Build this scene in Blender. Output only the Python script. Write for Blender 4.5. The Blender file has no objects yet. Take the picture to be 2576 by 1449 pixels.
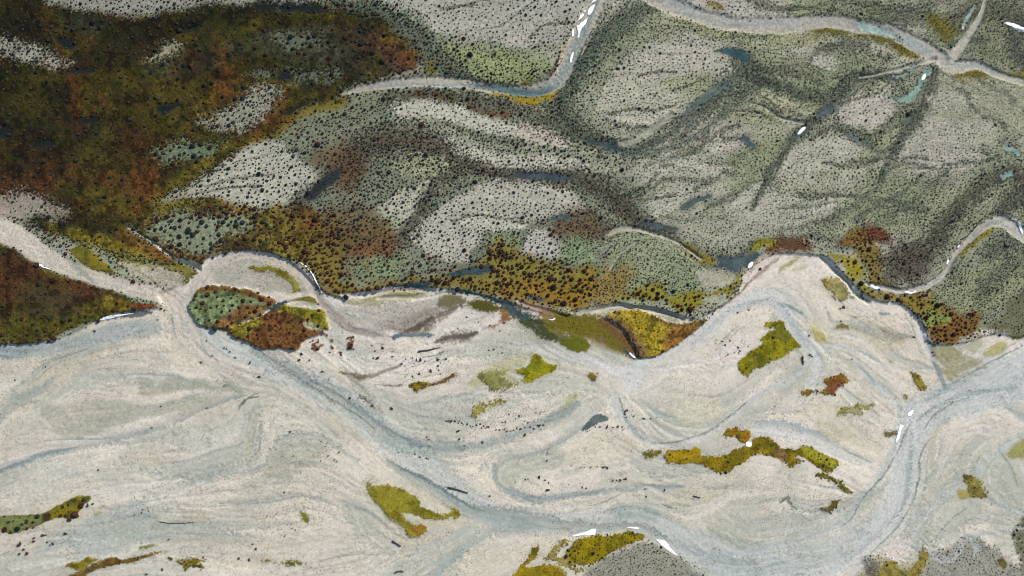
import bpy, math, random
import numpy as np
from mathutils import Vector

# ------------------------------------------------------------------ camera, sky, sun, exposure
scene = bpy.context.scene
COL = scene.collection
CAM_H = 300.0
TILT = math.radians(7.0)
TANH = 200.0 / 300.0
cam_data = bpy.data.cameras.new('camera')
cam = bpy.data.objects.new('camera', cam_data)
COL.objects.link(cam)
cam_data.sensor_width = 36.0
cam_data.lens = 18.0 / TANH
cam_data.clip_start = 1.0
cam_data.clip_end = 20000.0
cam.location = (0.0, -CAM_H * math.tan(TILT), CAM_H)
cam.rotation_euler = (TILT, 0.0, 0.0)
scene.camera = cam

SUN_EL = math.radians(36.0)
SUN_AZ = math.radians(48.0)          # clockwise from +Y (top of the picture)
world = bpy.data.worlds.new('World')
scene.world = world
world.use_nodes = True
wn = world.node_tree.nodes
sky = wn.new('ShaderNodeTexSky')
sky.sky_type = 'NISHITA'
sky.sun_disc = False
sky.sun_elevation = SUN_EL
sky.sun_rotation = SUN_AZ
sky.altitude = 300.0
bg = wn['Background']
bg.inputs['Strength'].default_value = 0.10
world.node_tree.links.new(sky.outputs['Color'], bg.inputs['Color'])
sun_data = bpy.data.lights.new('sun', 'SUN')
sun_data.energy = 3.7
sun_data.angle = math.radians(0.5)
sun_data.color = (1.0, 0.94, 0.85)
sun = bpy.data.objects.new('sun', sun_data)
COL.objects.link(sun)
sd = Vector((math.sin(SUN_AZ) * math.cos(SUN_EL), math.cos(SUN_AZ) * math.cos(SUN_EL), math.sin(SUN_EL)))
sun.rotation_euler = (-sd).to_track_quat('-Z', 'Y').to_euler()
sun.location = sd * 400
vs = scene.view_settings
vs.view_transform = 'Standard'
vs.look = 'None'
vs.gamma = 1.0
vs.use_curve_mapping = False
scene.cycles.filter_width = 0.9
vs.exposure = 0.78
K_LIGHT = np.array((1.42, 1.45, 1.50), np.float32)        # what a level surface of albedo 1 shows, used to turn seen colours into base colours

# ------------------------------------------------------------------ the survey grid
# The ground is surveyed on a plan of 2576 x 1449 units (about 0.155 m each).
STEP = 2.0
U0, U1, V0, V1 = -260.0, 2836.0, -150.0, 1600.0
NU = int((U1 - U0) / STEP) + 1
NV = int((V1 - V0) / STEP) + 1
us = U0 + STEP * np.arange(NU)
vs_ = V0 + STEP * np.arange(NV)
UU, VV = np.meshgrid(us.astype(np.float32), vs_.astype(np.float32))
ct, st = math.cos(TILT), math.sin(TILT)

def to_world(u, v):
    """plan units -> metres on the plain z = 0"""
    px = (np.asarray(u, dtype=np.float64) - 1288.0) / 1288.0 * TANH
    py = -(np.asarray(v, dtype=np.float64) - 724.5) / 1288.0 * TANH
    dy = st + py * ct
    dz = -ct + py * st
    t = CAM_H / (-dz)
    return px * t, -CAM_H * math.tan(TILT) + dy * t

def metres(size, v=724.5):
    return size * 400.0 / 2576.0

_rng = np.random.RandomState(7)
_T = [_rng.rand(256, 256).astype(np.float32) for _ in range(8)]

def vnoise(u, v, scale, seed=0):
    x = u / scale + seed * 17.31
    y = v / scale + seed * 9.77
    xi = np.floor(x).astype(np.int32); yi = np.floor(y).astype(np.int32)
    fx = (x - xi).astype(np.float32); fy = (y - yi).astype(np.float32)
    fx = fx * fx * (3 - 2 * fx); fy = fy * fy * (3 - 2 * fy)
    t = _T[seed % 8]
    x0 = xi & 255; x1 = (xi + 1) & 255; y0 = yi & 255; y1 = (yi + 1) & 255
    return (t[y0, x0] * (1 - fx) + t[y0, x1] * fx) * (1 - fy) + (t[y1, x0] * (1 - fx) + t[y1, x1] * fx) * fy

def fbm(u, v, scale, seed=0, octs=4, gain=0.5):
    s = 0; a = 1.0; tot = 0
    for k in range(octs):
        s = s + a * vnoise(u, v, scale / (2 ** k), seed + k)
        tot += a; a *= gain
    return s / tot

def sstep(x, a, b):
    t = np.clip((x - a) / (b - a), 0, 1)
    return t * t * (3 - 2 * t)

WX = (fbm(UU, VV, 46, 1, 4, 0.6) - 0.5)
WY = (fbm(UU, VV, 46, 5, 4, 0.6) - 0.5)
GRAIN = _rng.rand(NV, NU).astype(np.float32)
G2 = (GRAIN + np.roll(GRAIN, 1, 0) + np.roll(GRAIN, 1, 1) + np.roll(np.roll(GRAIN, 1, 0), 1, 1)) / 4
G2 = np.clip((G2 - 0.5) * 1.8 + 0.5, 0, 1)
CLUMP = fbm(UU, VV, 22, 3, 3)
BLOB = fbm(UU, VV, 90, 2, 4)
BLOB2 = fbm(UU, VV, 60, 6, 4)

def lin(c):
    c = np.asarray(c, dtype=np.float64) / 255.0
    return np.where(c <= 0.04045, c / 12.92, ((c + 0.055) / 1.055) ** 2.4)

# ------------------------------------------------------------------ fields of the survey
COLR = np.zeros((NV, NU, 3), np.float32)
DEN = np.zeros((NV, NU), np.float32)      # how closely shrubs stand
SIZ = np.full((NV, NU), 4.0, np.float32)  # shrub width in plan units
BRN = np.zeros((NV, NU), np.float32)      # share of russet shrubs
HGT = np.zeros((NV, NU), np.float32)      # relief in metres
MICRO = np.zeros((NV, NU), np.float32)    # tiny herbs too small to model
BRAID = np.zeros((NV, NU), np.float32)    # fresh gravel
HEATH = np.zeros((NV, NU), np.float32)

def catmull(pts, closed, seg=6):
    p = np.asarray(pts, dtype=np.float64)
    n = len(p)
    if n < 3:
        t = np.linspace(0, 1, 8)[:, None]
        return p[0] * (1 - t) + p[-1] * t
    if closed:
        idx = range(n)
        g = lambda i: p[i % n]
    else:
        idx = range(n - 1)
        g = lambda i: p[min(max(i, 0), n - 1)]
    out = []
    tt = np.linspace(0, 1, seg, endpoint=False)[:, None]
    for i in idx:
        p0, p1, p2, p3 = g(i - 1), g(i), g(i + 1), g(i + 2)
        out.append(0.5 * (2 * p1 + (p2 - p0) * tt + (2 * p0 - 5 * p1 + 4 * p2 - p3) * tt ** 2 + (3 * p1 - p0 - 3 * p2 + p3) * tt ** 3))
    o = np.concatenate(out)
    if not closed:
        o = np.vstack([o, p[-1]])
    return o

def window(p, pad):
    a = p[:, :2].min(0) - pad; b = p[:, :2].max(0) + pad
    i0 = max(0, int((a[0] - U0) / STEP)); i1 = min(NU, int((b[0] - U0) / STEP) + 2)
    j0 = max(0, int((a[1] - V0) / STEP)); j1 = min(NV, int((b[1] - V0) / STEP) + 2)
    return slice(j0, max(j1, j0)), slice(i0, max(i1, i0))

def T(c, r, *xy):
    """points read on a ninth of the survey plan (0..2576 x 0..1449 inside it)"""
    return [(c * 858.667 + x / 3.0, r * 483.0 + y / 3.0) for x, y in xy]

def pmask(pts, feather=4.0, rough=8.0, grain=0.0, smooth=True, seg=5):
    p = catmull(pts, True, seg) if smooth else np.asarray(pts, float)
    w = window(p, feather + rough + 4)
    u = UU[w] + WX[w] * rough * 2; v = VV[w] + WY[w] * rough * 2
    if u.size == 0:
        return w, np.zeros(u.shape, np.float32)
    d2 = np.full(u.shape, 1e12, np.float32)
    inside = np.zeros(u.shape, bool)
    q = np.roll(p, -1, 0)
    for (ax, ay), (bx, by) in zip(p, q):
        ex, ey = bx - ax, by - ay
        L = ex * ex + ey * ey
        if L < 1e-9:
            continue
        t = np.clip(((u - ax) * ex + (v - ay) * ey) / L, 0, 1)
        d2 = np.minimum(d2, (u - ax - t * ex) ** 2 + (v - ay - t * ey) ** 2)
        if ay != by:
            c = ((ay > v) != (by > v)) & (u < ex * (v - ay) / (by - ay) + ax)
            inside ^= c
    d = np.sqrt(d2) * np.where(inside, 1, -1)
    if grain:
        d = d + (G2[w] - 0.5) * grain + (CLUMP[w] - 0.5) * grain
    return w, sstep(d, -feather / 2, feather / 2).astype(np.float32)

FLOW = []      # (points, weight) that steer the streaks of the gravel

def smask(pts, width, feather=0.6, rough=5.0, grain=0.0, edge=0):
    """ribbon along pts; width is one number or one per point; feather is a share of the width"""
    p2 = np.asarray(pts, float)
    wd = np.full(len(p2), width, float) if np.isscalar(width) else np.asarray(width, float)
    p = catmull(np.column_stack([p2, wd]), False, 6)
    mw = p[:, 2].max()
    w = window(p, mw * 1.2 + rough + 4)
    u = UU[w] + WX[w] * rough * 2; v = VV[w] + WY[w] * rough * 2
    best = np.full(u.shape, 1e9, np.float32); side = np.zeros(u.shape, np.float32)
    for (ax, ay, aw), (bx, by, bw) in zip(p[:-1], p[1:]):
        ex, ey = bx - ax, by - ay
        L = ex * ex + ey * ey
        if L < 1e-9:
            continue
        t = np.clip(((u - ax) * ex + (v - ay) * ey) / L, 0, 1)
        d = np.sqrt((u - ax - t * ex) ** 2 + (v - ay - t * ey) ** 2) / np.maximum(0.5 * (aw + (bw - aw) * t), 0.3)
        n = d < best
        best = np.where(n, d, best)
        if edge:
            side = np.where(n, np.sign(ex * (v - ay) - ey * (u - ax)), side)
    if edge:      # a crisp bank on one side, a gradual fade on the other
        t = best * side * edge
        t = t + (G2[w] - 0.5) * grain * 0.9
        return w, (sstep(t, 1.0, 0.82) * np.clip((t + 1.3) / 1.9, 0, 1)).astype(np.float32)
    if grain:
        best = best + (G2[w] - 0.5) * grain
    return w, sstep(best, 1 + feather / 2, 1 - feather / 2).astype(np.float32)

def lay(w, m, col=None, a=1.0, den=None, siz=None, br=None, h=None, micro=None, braid=None, heath=None, patch=None):
    if m.size == 0:
        return
    m = m * a
    if patch is not None:
        lo, hi = patch
        m = m * sstep(BLOB2[w] + (G2[w] - 0.5) * 0.25, lo, hi)
    if col is not None:
        c = lin(col).astype(np.float32)
        COLR[w] += (c - COLR[w]) * m[..., None]
    for f, x in ((DEN, den), (SIZ, siz), (BRN, br), (MICRO, micro), (BRAID, braid), (HEATH, heath)):
        if x is not None:
            f[w] += (x - f[w]) * m
    if h is not None:
        HGT[w] += h * m

def poly(pts, col, f=6, rough=8, grain=0, **k):
    w, m = pmask(pts, f, rough, grain)
    lay(w, m, col, **k)

KEEP = []      # marks on the gravel that lie on top of the finer flow texture
RECORD = [False]
def strk(pts, width, col, feather=0.9, rough=5, grain=0.4, flow=1.0, edge=0, **k):
    w, m = smask(pts, width, feather, rough, grain, edge)
    lay(w, m, col, **k)
    if RECORD[0]:
        KEEP.append((w, m * k.get('a', 1.0), col))
    if flow:
        FLOW.append((pts, flow))

# objects traced on the plan, built after the ground
MOSS = []      # (points, colours, label, spots)
WATER = []     # (points, colour, label)
WHITE = []      # (points, label)
def moss(pts, cols, label, cat='moss patch', f=6, rough=8, grain=7, den=0.0, siz=5, br=0.5, holes=(), name='moss_patch', h=0.11):
    w, m = pmask(pts, f, rough, grain)
    for hp in holes:
        w2, m2 = pmask(hp, f, rough, grain)
        full = np.zeros((NV, NU), np.float32); full[w2] = m2
        m = m * (1 - full[w])
    MOSS.append((w, m, label, cat, name, h))
    for i, c in enumerate(cols):
        c = np.array(c) * np.array((.93, .93, 1.05))
        if i == 0:
            w3, m3 = pmask(pts, f + 26, rough * 1.6, 26)
            lay(w3, m3, (164, 158, 112), a=.55, micro=.5)
            lay(w, m, c, den=den, siz=siz, br=br, micro=0.1)
        else:
            n = fbm(UU[w], VV[w], 38, 3 * i + 2, 4)
            lay(w, m * sstep(n + (G2[w] - .5) * .2, 0.50, 0.62), c)
    n = fbm(UU[w], VV[w], 16, 4, 3) + (G2[w] - .5) * .3
    COLR[w] *= (1 - m * (0.42 * sstep(n, .52, .70) - .12 * sstep(-n, -.40, -.30)))[..., None]
# ================================================================== the old terrace
COLR[:] = lin((162, 163, 141))
DEN[:] = 1.0; SIZ[:] = 3.7; BRN[:] = 0.08; MICRO[:] = 0.9; HGT[:] = 0.9
wall = (slice(0, NV), slice(0, NU))
# soft tints of herbs: yellow green to grey
lay(wall, sstep(BLOB, 0.46, 0.66), (152, 160, 126), a=0.7, den=1.15)
lay(wall, sstep(BLOB2, 0.50, 0.68), (136, 142, 118), a=0.8, den=1.5)
lay(wall, sstep(1 - BLOB2, 0.53, 0.68), (176, 173, 157), a=0.8, den=0.65, siz=3.2)
lay(wall, sstep(1 - UU / 2576.0 + (BLOB - .5) * .5, 0.40, 0.62) * .75, (138, 144, 120), den=1.3)
# towards the heath the shrubs are larger
lay(wall, sstep(1 - UU / 2576.0, 0.30, 0.62), None, siz=5.2, br=0.3)

# the shrubby middle of the terrace is greener and darker
for pts, cc, dd in [
    ([(600,420),(700,310),(800,260),(960,240),(1050,240),(1180,270),(1330,320),(1450,350),(1540,380),(1600,460),(1640,560),(1600,650),(1540,760),(1400,760),(1200,720),(1000,720),(860,720),(780,640),(740,560),(640,520)], (112,118,100), 1.35),
    ([(1440,200),(1500,100),(1600,30),(1660,20),(1620,80),(1530,160),(1480,240),(1500,300),(1560,340),(1640,360),(1560,390),(1440,340),(1380,270),(1400,230)], (124,132,108), 1.3),
    ([(1030,60),(1120,100),(1260,125),(1390,150),(1400,200),(1340,222),(1240,215),(1130,190),(1060,150)], (122,132,100), 1.3),
    ([(1840,130),(1960,150),(2060,130),(2180,140),(2260,190),(2180,210),(2100,250),(2060,310),(1980,280),(1900,230)], (134,140,112), 1.3),
    ([(2160,470),(2300,440),(2480,450),(2600,430),(2600,560),(2500,600),(2380,640),(2250,600),(2150,560)], (136,140,114), 1.3),
    ([(2300,800),(2360,700),(2450,620),(2560,570),(2620,620),(2620,780),(2480,840),(2400,850)], (122,128,106), 1.3),
    ([(2400,0),(2600,-30),(2620,200),(2480,180),(2400,140),(2380,60)], (118,122,98), 1.4),
    ([(700,230),(860,250),(960,245),(900,300),(760,320),(680,380),(600,420),(620,380)], (118,122,96), 1.2),
]:
    poly(pts, cc, f=70, rough=22, grain=30, a=.8, den=dd)
poly([(985,265),(1010,248),(1110,255),(1260,300),(1400,345),(1520,385),(1600,420),(1500,430),(1340,432),(1240,428),(1180,412),(1130,380),(1080,365),(1010,345),(985,300)], (148,152,130), f=16, rough=9, grain=16, den=1.3, siz=4.8)
# pale lenses of bare gravel on the terrace
LENS = (176, 175, 158); LENS2 = (168, 168, 149)
for pts, c, dn, sz in [
    ([(985,262),(1010,250),(1060,248),(1110,258),(1180,280),(1260,305),(1330,322),(1390,345),(1430,358),(1420,372),(1360,368),(1290,350),(1220,330),(1150,310),(1090,300),(1040,300),(1000,292)], LENS, .75, 5.0),
    ([(1298,330),(1330,312),(1400,335),(1432,355),(1425,370),(1380,365),(1330,355),(1300,345)], (182,174,158), .25, 4),
    ([(1120,352),(1180,370),(1250,385),(1330,395),(1420,400),(1480,415),(1440,428),(1340,432),(1240,428),(1180,410),(1140,385)], LENS, 1.0, 4.6),
    ([(405,505),(470,455),(540,415),(590,375),(650,350),(700,355),(730,385),(790,430),(835,465),(780,495),(690,520),(620,522),(540,505),(470,495)], (166,166,150), .8, 6.0),
    ([(890,585),(930,545),(980,505),(1050,470),(1110,450),(1080,490),(1040,530),(1010,575),(950,600)], LENS2, .9, 6),
    ([(1030,580),(1090,540),(1150,495),(1210,460),(1280,450),(1370,465),(1440,490),(1470,525),(1420,540),(1330,560),(1230,575),(1200,620),(1150,660),(1080,640),(1040,610)], (170,168,154), .8, 5.2),
    ([(1150,550),(1200,535),(1260,540),(1330,560),(1300,577),(1230,580),(1180,570)], LENS, .8, 4.6),
    ([(1310,640),(1325,605),(1360,580),(1410,600),(1425,635),(1405,655),(1360,655)], (172,170,160), .7, 4.8),
    ([(1500,265),(1540,190),(1600,130),(1680,95),(1760,90),(1840,110),(1870,150),(1830,180),(1790,225),(1720,290),(1650,320),(1570,320),(1520,300)], LENS2, .8, 4.4),
    ([(1590,175),(1650,120),(1740,110),(1800,135),(1770,190),(1690,200),(1620,215)], (172,170,155), .6, 4.2),
    ([(1530,295),(1570,280),(1650,285),(1720,270),(1690,305),(1610,325),(1550,318)], LENS, .7, 3.8),
    ([(870,-30),(1000,20),(1100,80),(1180,95),(1300,120),(1400,105),(1450,60),(1490,0),(1490,-60),(900,-60)], (160,160,148), .62, 5.0),
    ([(1130,60),(1250,50),(1380,70),(1430,55),(1410,100),(1310,115),(1200,95)], (164,162,150), .5, 4.4),
    ([(1640,-10),(1760,-20),(1860,10),(1960,40),(1880,45),(1780,35),(1690,15)], (168,166,155), .8, 4.6),
    ([(2050,290),(2120,255),(2200,235),(2245,255),(2235,300),(2200,325),(2150,320),(2080,300)], (177,173,160), .45, 4.0),
    ([(1640,500),(1720,470),(1800,440),(1880,430),(1840,480),(1740,520),(1660,535)], LENS2, .8, 3.8),
    ([(1750,300),(1840,270),(1920,290),(1980,330),(1930,370),(1850,390),(1760,370),(1730,330)], (166,163,147), .8, 4.2),
    ([(1900,240),(1960,225),(2030,250),(2060,280),(2000,300),(1930,275)], (166,166,138), .8, 3.8),
    ([(1950,400),(2040,350),(2130,340),(2180,370),(2110,420),(2010,450),(1950,450)], LENS2, .8, 4.2),
    ([(2200,410),(2300,350),(2400,340),(2470,390),(2430,430),(2320,440),(2230,450)], (166,164,150), .8, 3.8),
    ([(2270,260),(2340,190),(2420,180),(2500,210),(2600,215),(2600,330),(2480,300),(2360,290)], (158,160,136), .9, 3.0),
    ([(1820,505),(1900,470),(2000,500),(2090,515),(2060,560),(1960,575),(1860,560)], LENS2, .8, 3.6),
    ([(1650,560),(1760,545),(1880,575),(1980,585),(1930,610),(1830,625),(1760,610)], (156,158,138), 1.0, 3.8),
]:
    poly(pts, (100, 111, 94), f=52, rough=12, grain=26, a=.40, den=1.35)
    poly(pts, c, f=14, rough=8, grain=14, den=dn, siz=sz * 0.88, micro=.45, br=.08)

# green herb meadows between the shrubs
SAGE = (132, 143, 106)
for pts, c in [
    ([(1090,130),(1160,110),(1260,130),(1350,150),(1390,165),(1350,200),(1280,212),(1210,205),(1150,185)], (140,150,104)),
    ([(1000,420),(1040,395),(1100,390),(1170,410),(1180,430),(1120,445),(1050,450)], (156,160,126)),
    ([(880,680),(900,650),(960,640),(1020,655),(1000,690),(940,700)], (128,146,104)),
    ([(1240,610),(1260,590),(1290,595),(1300,620),(1270,635)], (128,150,104)),
    ([(1410,600),(1440,590),(1490,600),(1500,640),(1470,665),(1420,655)], (126,146,104)),
    ([(1520,640),(1560,605),(1640,590),(1710,610),(1760,650),(1800,690),(1780,740),(1680,760),(1560,765),(1510,740)], (134,146,112)),
    ([(890,560),(960,545),(1010,560),(980,590),(920,600)], (140,150,110)),
    ([(1660,210),(1740,190),(1800,200),(1830,240),(1900,270),(1960,300),(1900,330),(1820,300),(1750,260)], (140,148,114)),
    ([(1850,180),(1930,190),(1990,230),(2050,240),(2090,260),(2030,285),(1960,240),(1890,220)], (140,148,114)),
    ([(1860,370),(1930,340),(1980,350),(1960,400),(1900,460),(1840,480),(1830,430)], (138,148,112)),
    ([(2100,330),(2200,335),(2280,290),(2290,330),(2200,380),(2130,370)], (142,148,116)),
    ([(2140,480),(2280,460),(2330,500),(2300,560),(2200,580),(2130,540)], (140,148,116)),
    ([(2200,420),(2260,430),(2350,470),(2440,480),(2520,420),(2500,380),(2560,440),(2480,500),(2350,510),(2240,470)], (142,148,120)),
    ([(2300,790),(2340,740),(2420,700),(2500,660),(2560,640),(2600,700),(2520,760),(2440,800),(2380,830)], (142,148,112)),
    ([(2050,0),(2120,20),(2180,40),(2230,40),(2180,60),(2080,50),(2020,50)], (140,146,108)),
    ([(1640,50),(1700,45),(1790,65),(1900,75),(2000,80),(2080,80),(2040,110),(1900,100),(1750,80)], (152,154,116)),
]:
    poly(pts, c, f=30, rough=18, grain=26, a=.75, den=1.25, micro=.8)

# dark bands where shrubs crowd the old swales
DK = (72, 84, 74); DKB = (78, 70, 58); DKN = (66, 78, 78)
for pts, wd, c, a, dn in [
    ([(840,5),(920,25),(980,50),(1030,90),(1080,135),(1130,180),(1190,208)], [34,44,52,56,50,44,20], DK, .85, 1.9),
    ([(1190,208),(1270,222),(1330,222),(1380,205),(1400,165),(1420,130),(1450,80)], [18,20,16,18,14,12,8], (84,80,62), .8, 1.8),
    ([(880,425),(900,380),(960,357),(1040,352),(1100,372),(1150,402),(1220,428),(1290,440),(1400,440),(1470,452),(1525,480),(1570,530),(1610,562),(1690,585)], [60,60,60,54,44,30,28,32,36,36,44,40,30,20], DKB, .85, 1.9),
    ([(1190,425),(1130,440),(1080,480),(1055,530),(1030,585),(965,625)], [30,26,24,32,32,34], (86,84,70), .85, 1.9),
    ([(745,510),(800,475),(850,440),(870,415)], [26,34,34,30], (78,80,72), .8, 1.8),
    ([(1440,200),(1470,130),(1520,85),(1580,45),(1640,15)], [44,62,58,46,34], (82,94,80), .85, 2.0),
    ([(980,255),(1040,235),(1120,238),(1190,250),(1280,275),(1380,310),(1450,340),(1530,368)], [26,20,26,36,44,50,44,30], (84,88,72), .85, 1.9),
    ([(1400,240),(1420,290),(1470,340),(1530,370)], [70,60,50,30], (92,98,80), .8, 1.7),
    ([(1530,372),(1600,372),(1660,350),(1710,320),(1760,280),(1810,230),(1850,195),(1900,180)], [24,20,20,24,30,34,40,30], (82,92,84), .85, 1.8),
    ([(1850,150),(1885,168),(1915,190),(1940,215),(1950,240)], [26,40,44,34,16], (92,98,80), .7, 1.7),
    ([(1870,180),(1950,220),(2020,246),(2080,248),(2125,205),(2190,185),(2245,200)], [20,26,26,24,20,18,10], (84,94,80), .75, 1.8),
    ([(1535,372),(1590,388),(1680,378),(1770,330),(1840,260),(1900,200)], [26,24,18,20,26,30], (86,98,88), .7, 1.7),
    ([(1620,575),(1700,600),(1760,648),(1830,655),(1900,620),(1990,600),(2100,600),(2200,560),(2300,500),(2380,430)], [14,18,24,18,12,10,14,18,18,10], (92,100,86), .55, 1.6),
    ([(2215,440),(2180,490),(2130,530),(2060,560),(1960,585)], [12,16,16,14,8], (96,104,88), .55, 1.6),
    ([(2350,185),(2325,245),(2295,305),(2262,350),(2235,395),(2215,440)], [22,30,30,22,16,10], (80,86,78), .85, 1.8),
    ([(1885,530),(1915,480),(1945,425),(1968,385),(1995,348),(2030,318),(2065,290),(2095,265),(2122,238),(2150,205),(2200,190),(2255,196),(2270,180)], [8,14,18,18,20,22,26,28,26,22,18,12,8], (86,94,82), .85, 1.8),
    ([(2590,450),(2520,440),(2470,468),(2420,510),(2380,560),(2340,610),(2290,640)], [40,30,34,34,38,44,40], (78,76,64), .85, 1.9),
    ([(2600,480),(2550,500),(2510,540)], [60,50,30], (78,82,72), .85, 1.8),
    ([(2040,150),(2060,130),(2120,115),(2180,120),(2230,150)], [16,20,24,24,16], (88,96,80), .7, 1.7),
    ([(2120,0),(2200,25),(2280,40),(2330,20)], [30,40,50,40], (92,100,78), .8, 1.9),
    ([(2400,60),(2450,30),(2520,30),(2600,60)], [40,40,46,50], (86,90,74), .7, 1.9),
    ([(2560,70),(2550,120),(2580,170)], [30,36,40], (70,78,74), .8, 1.8),
    ([(2380,120),(2420,105),(2470,115)], [14,16,14], (84,90,80), .7, 1.8),
    ([(2000,30),(1940,22),(1900,5)], [12,16,20], (84,84,70), .7, 1.9),
    ([(1510,90),(1460,150),(1440,200)], [24,34,40], (76,90,80), .6, 1.8),
    ([(1100,310),(1180,335),(1250,355),(1310,360)], [10,14,16,14], (100,106,90), .6, 1.7),
    ([(1700,385),(1790,360),(1850,350)], [6,8,6], (104,100,80), .6, 1.7),
    ([(1780,520),(1840,490),(1890,470)], [12,16,14], (92,94,82), .6, 1.7),
    ([(1900,175),(1960,180),(2040,200),(2060,215)], [14,20,18,10], (96,100,80), .6, 1.7),
    ([(1400,560),(1440,550),(1480,550),(1520,580)], [18,26,40,40], (92,82,64), .8, 1.9),
    ([(2470,740),(2500,700),(2560,650),(2600,640)], [40,40,36,30], (88,94,82), .6, 1.7),
    ([(2480,640),(2520,620),(2570,600)], [30,40,34], (80,86,76), .7, 1.8),
    ([(1800,445),(1840,415),(1860,395)], [8,8,6], (98,96,80), .6, 1.5),
    ([(2360,430),(2290,415),(2250,425)], [6,8,6], (100,100,84), .6, 1.5),
    ([(2140,335),(2190,340),(2250,300),(2275,270)], [8,12,14,10], (92,96,80), .6, 1.7),
    ([(2270,380),(2310,440)], [3, 3], (120,120,104), .0, 1.0),
]:
    strk(pts, np.array(wd, float) * 1.25, c, feather=1.5, rough=12, grain=1.0, a=a * .95, den=dn, micro=1.6, h=-0.25)

# thin dark arcs of shrubs on the gravel lenses
for pts in [
    [(1040,150),(1110,150),(1170,165)], [(1110,25),(1160,15),(1220,0)], [(1330,95),(1380,60),(1440,62)],
    [(1530,285),(1590,275),(1650,278),(1700,265)], [(1600,190),(1660,180),(1700,183)], [(1690,230),(1740,212),(1780,196)],
    [(1600,320),(1660,318),(1705,297)], [(870,610),(910,570),(960,540)], [(520,470),(600,450),(690,440)], [(480,490),(580,475),(660,468)],
    [(1560,505),(1640,500),(1700,490)], [(1660,420),(1740,408),(1790,415)], [(1750,350),(1810,345),(1830,352)],
    [(1140,560),(1180,545),(1240,545),(1330,562)], [(2230,215),(2190,240),(2130,255)], [(1940,300),(1900,282),(1850,280)],
    [(2130,410),(2240,400),(2330,400)], [(2060,500),(2140,495),(2200,505)]]:
    strk(pts, 7, (104, 102, 86), rough=4, grain=.8, a=.7, den=2.2, flow=.6)

# more seams and small lenses of the eastern terrace
for pts, c in [([(2085,370),(2110,345),(2150,345),(2170,370),(2150,395),(2110,400)], LENS), ([(2020,515),(2060,505),(2100,510),(2080,530),(2040,530)], LENS),
               ([(1770,365),(1800,350),(1830,360),(1820,380),(1780,385)], LENS), ([(1690,405),(1740,400),(1790,420),(1840,430),(1800,445),(1740,430)], LENS),
               ([(1640,530),(1680,515),(1720,515),(1700,530),(1650,545)], LENS), ([(1840,500),(1870,480),(1905,465),(1890,495),(1855,515)], LENS),
               ([(2040,150),(2080,140),(2110,160),(2090,175),(2050,170)], LENS), ([(2180,90),(2220,120),(2250,140),(2200,130)], LENS2),
               ([(2400,330),(2450,320),(2500,340),(2470,365),(2410,360)], LENS2), ([(2330,240),(2400,230),(2460,250),(2420,275),(2350,270)], LENS2)]:
    poly(pts, (100, 111, 94), f=36, rough=12, grain=26, a=.22, den=1.3)
    poly(pts, c, f=14, rough=8, grain=14, den=.6, siz=3.3)
for q, wd in [([(470,600),(560,640),(700,655),(830,600)],10), ([(1180,370),(1260,420),(1440,470),(1580,500)],20), ([(1260,520),(1360,560),(1480,612)],12), ([(1650,400),(1720,370),(1880,400),(1950,470)],12),
              ([(1640,660),(1760,720),(1860,762),(1960,742)],16), ([(1960,742),(1900,840),(1850,905)],12), ([(620,980),(760,915),(1000,910)],10), ([(1430,1000),(1560,990),(1780,980)],8), ([(2170,832),(2300,822),(2440,790)],8),
              ([(1730,1100),(1860,1022),(1960,1030),(2060,1065)],16), ([(300,420),(250,520),(240,600),(300,680)],30), ([(860,800),(1000,700),(1130,640)],9), ([(660,860),(800,800),(900,770)],8), ([(1240,440),(1180,380),(1120,330)],18),
              ([(1120,870),(1020,900),(920,960)],9), ([(1500,700),(1600,650),(1640,600)],12), ([(2060,880),(1950,960),(1880,1010)],10), ([(1560,820),(1700,840),(1840,800)],7), ([(560,1000),(640,940),(740,880)],8), ([(2250,460),(2350,560),(2480,640)],9),
              ([(2300,380),(2400,440),(2520,520)],10), ([(1900,100),(2000,60),(2100,70)],16), ([(1480,120),(1600,60),(1700,80),(1760,130)],14), ([(1330,60),(1480,50),(1620,20)],12)]:
    strk([(1288 + x / 2, y / 2) for x, y in q], np.array(wd) * 1.25, (86, 96, 82), feather=1.9, rough=14, grain=1.2, a=.62, den=2.1, micro=1.6, h=-.1, flow=.7)

# ================================================================== the heath
OLV = (56, 52, 20); 
heath_pts = [(-300,-200),(120,-60),(135,2),(175,17),(240,30),(310,35),(380,30),(430,22),(540,5),(640,8),(730,8),(800,12),(860,22),(920,38),(975,60),(1010,95),(1050,130),(1060,165),(1030,180),(985,195),(930,210),(880,226),(866,240),(880,246),(840,262),(800,268),(760,285),(720,310),(690,335),(650,352),(600,372),(575,405),(530,430),(480,465),(430,490),(395,512),(470,512),(560,510),(610,530),(700,535),(760,515),(800,530),(810,575),(760,640),(690,652),(640,640),(560,640),(530,655),(500,668),(470,660),(430,640),(400,612),(350,580),(330,575),(360,600),(400,628),(445,662),(410,668),(350,655),(300,650),(255,628),(215,612),(150,595),(100,575),(65,552),(90,545),(140,548),(170,540),(120,520),(60,505),(0,505),(-300,500)]
poly(heath_pts, OLV, f=22, rough=14, grain=30, heath=1, den=.55, siz=6.5, br=.35, micro=.2, h=.1)
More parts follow.
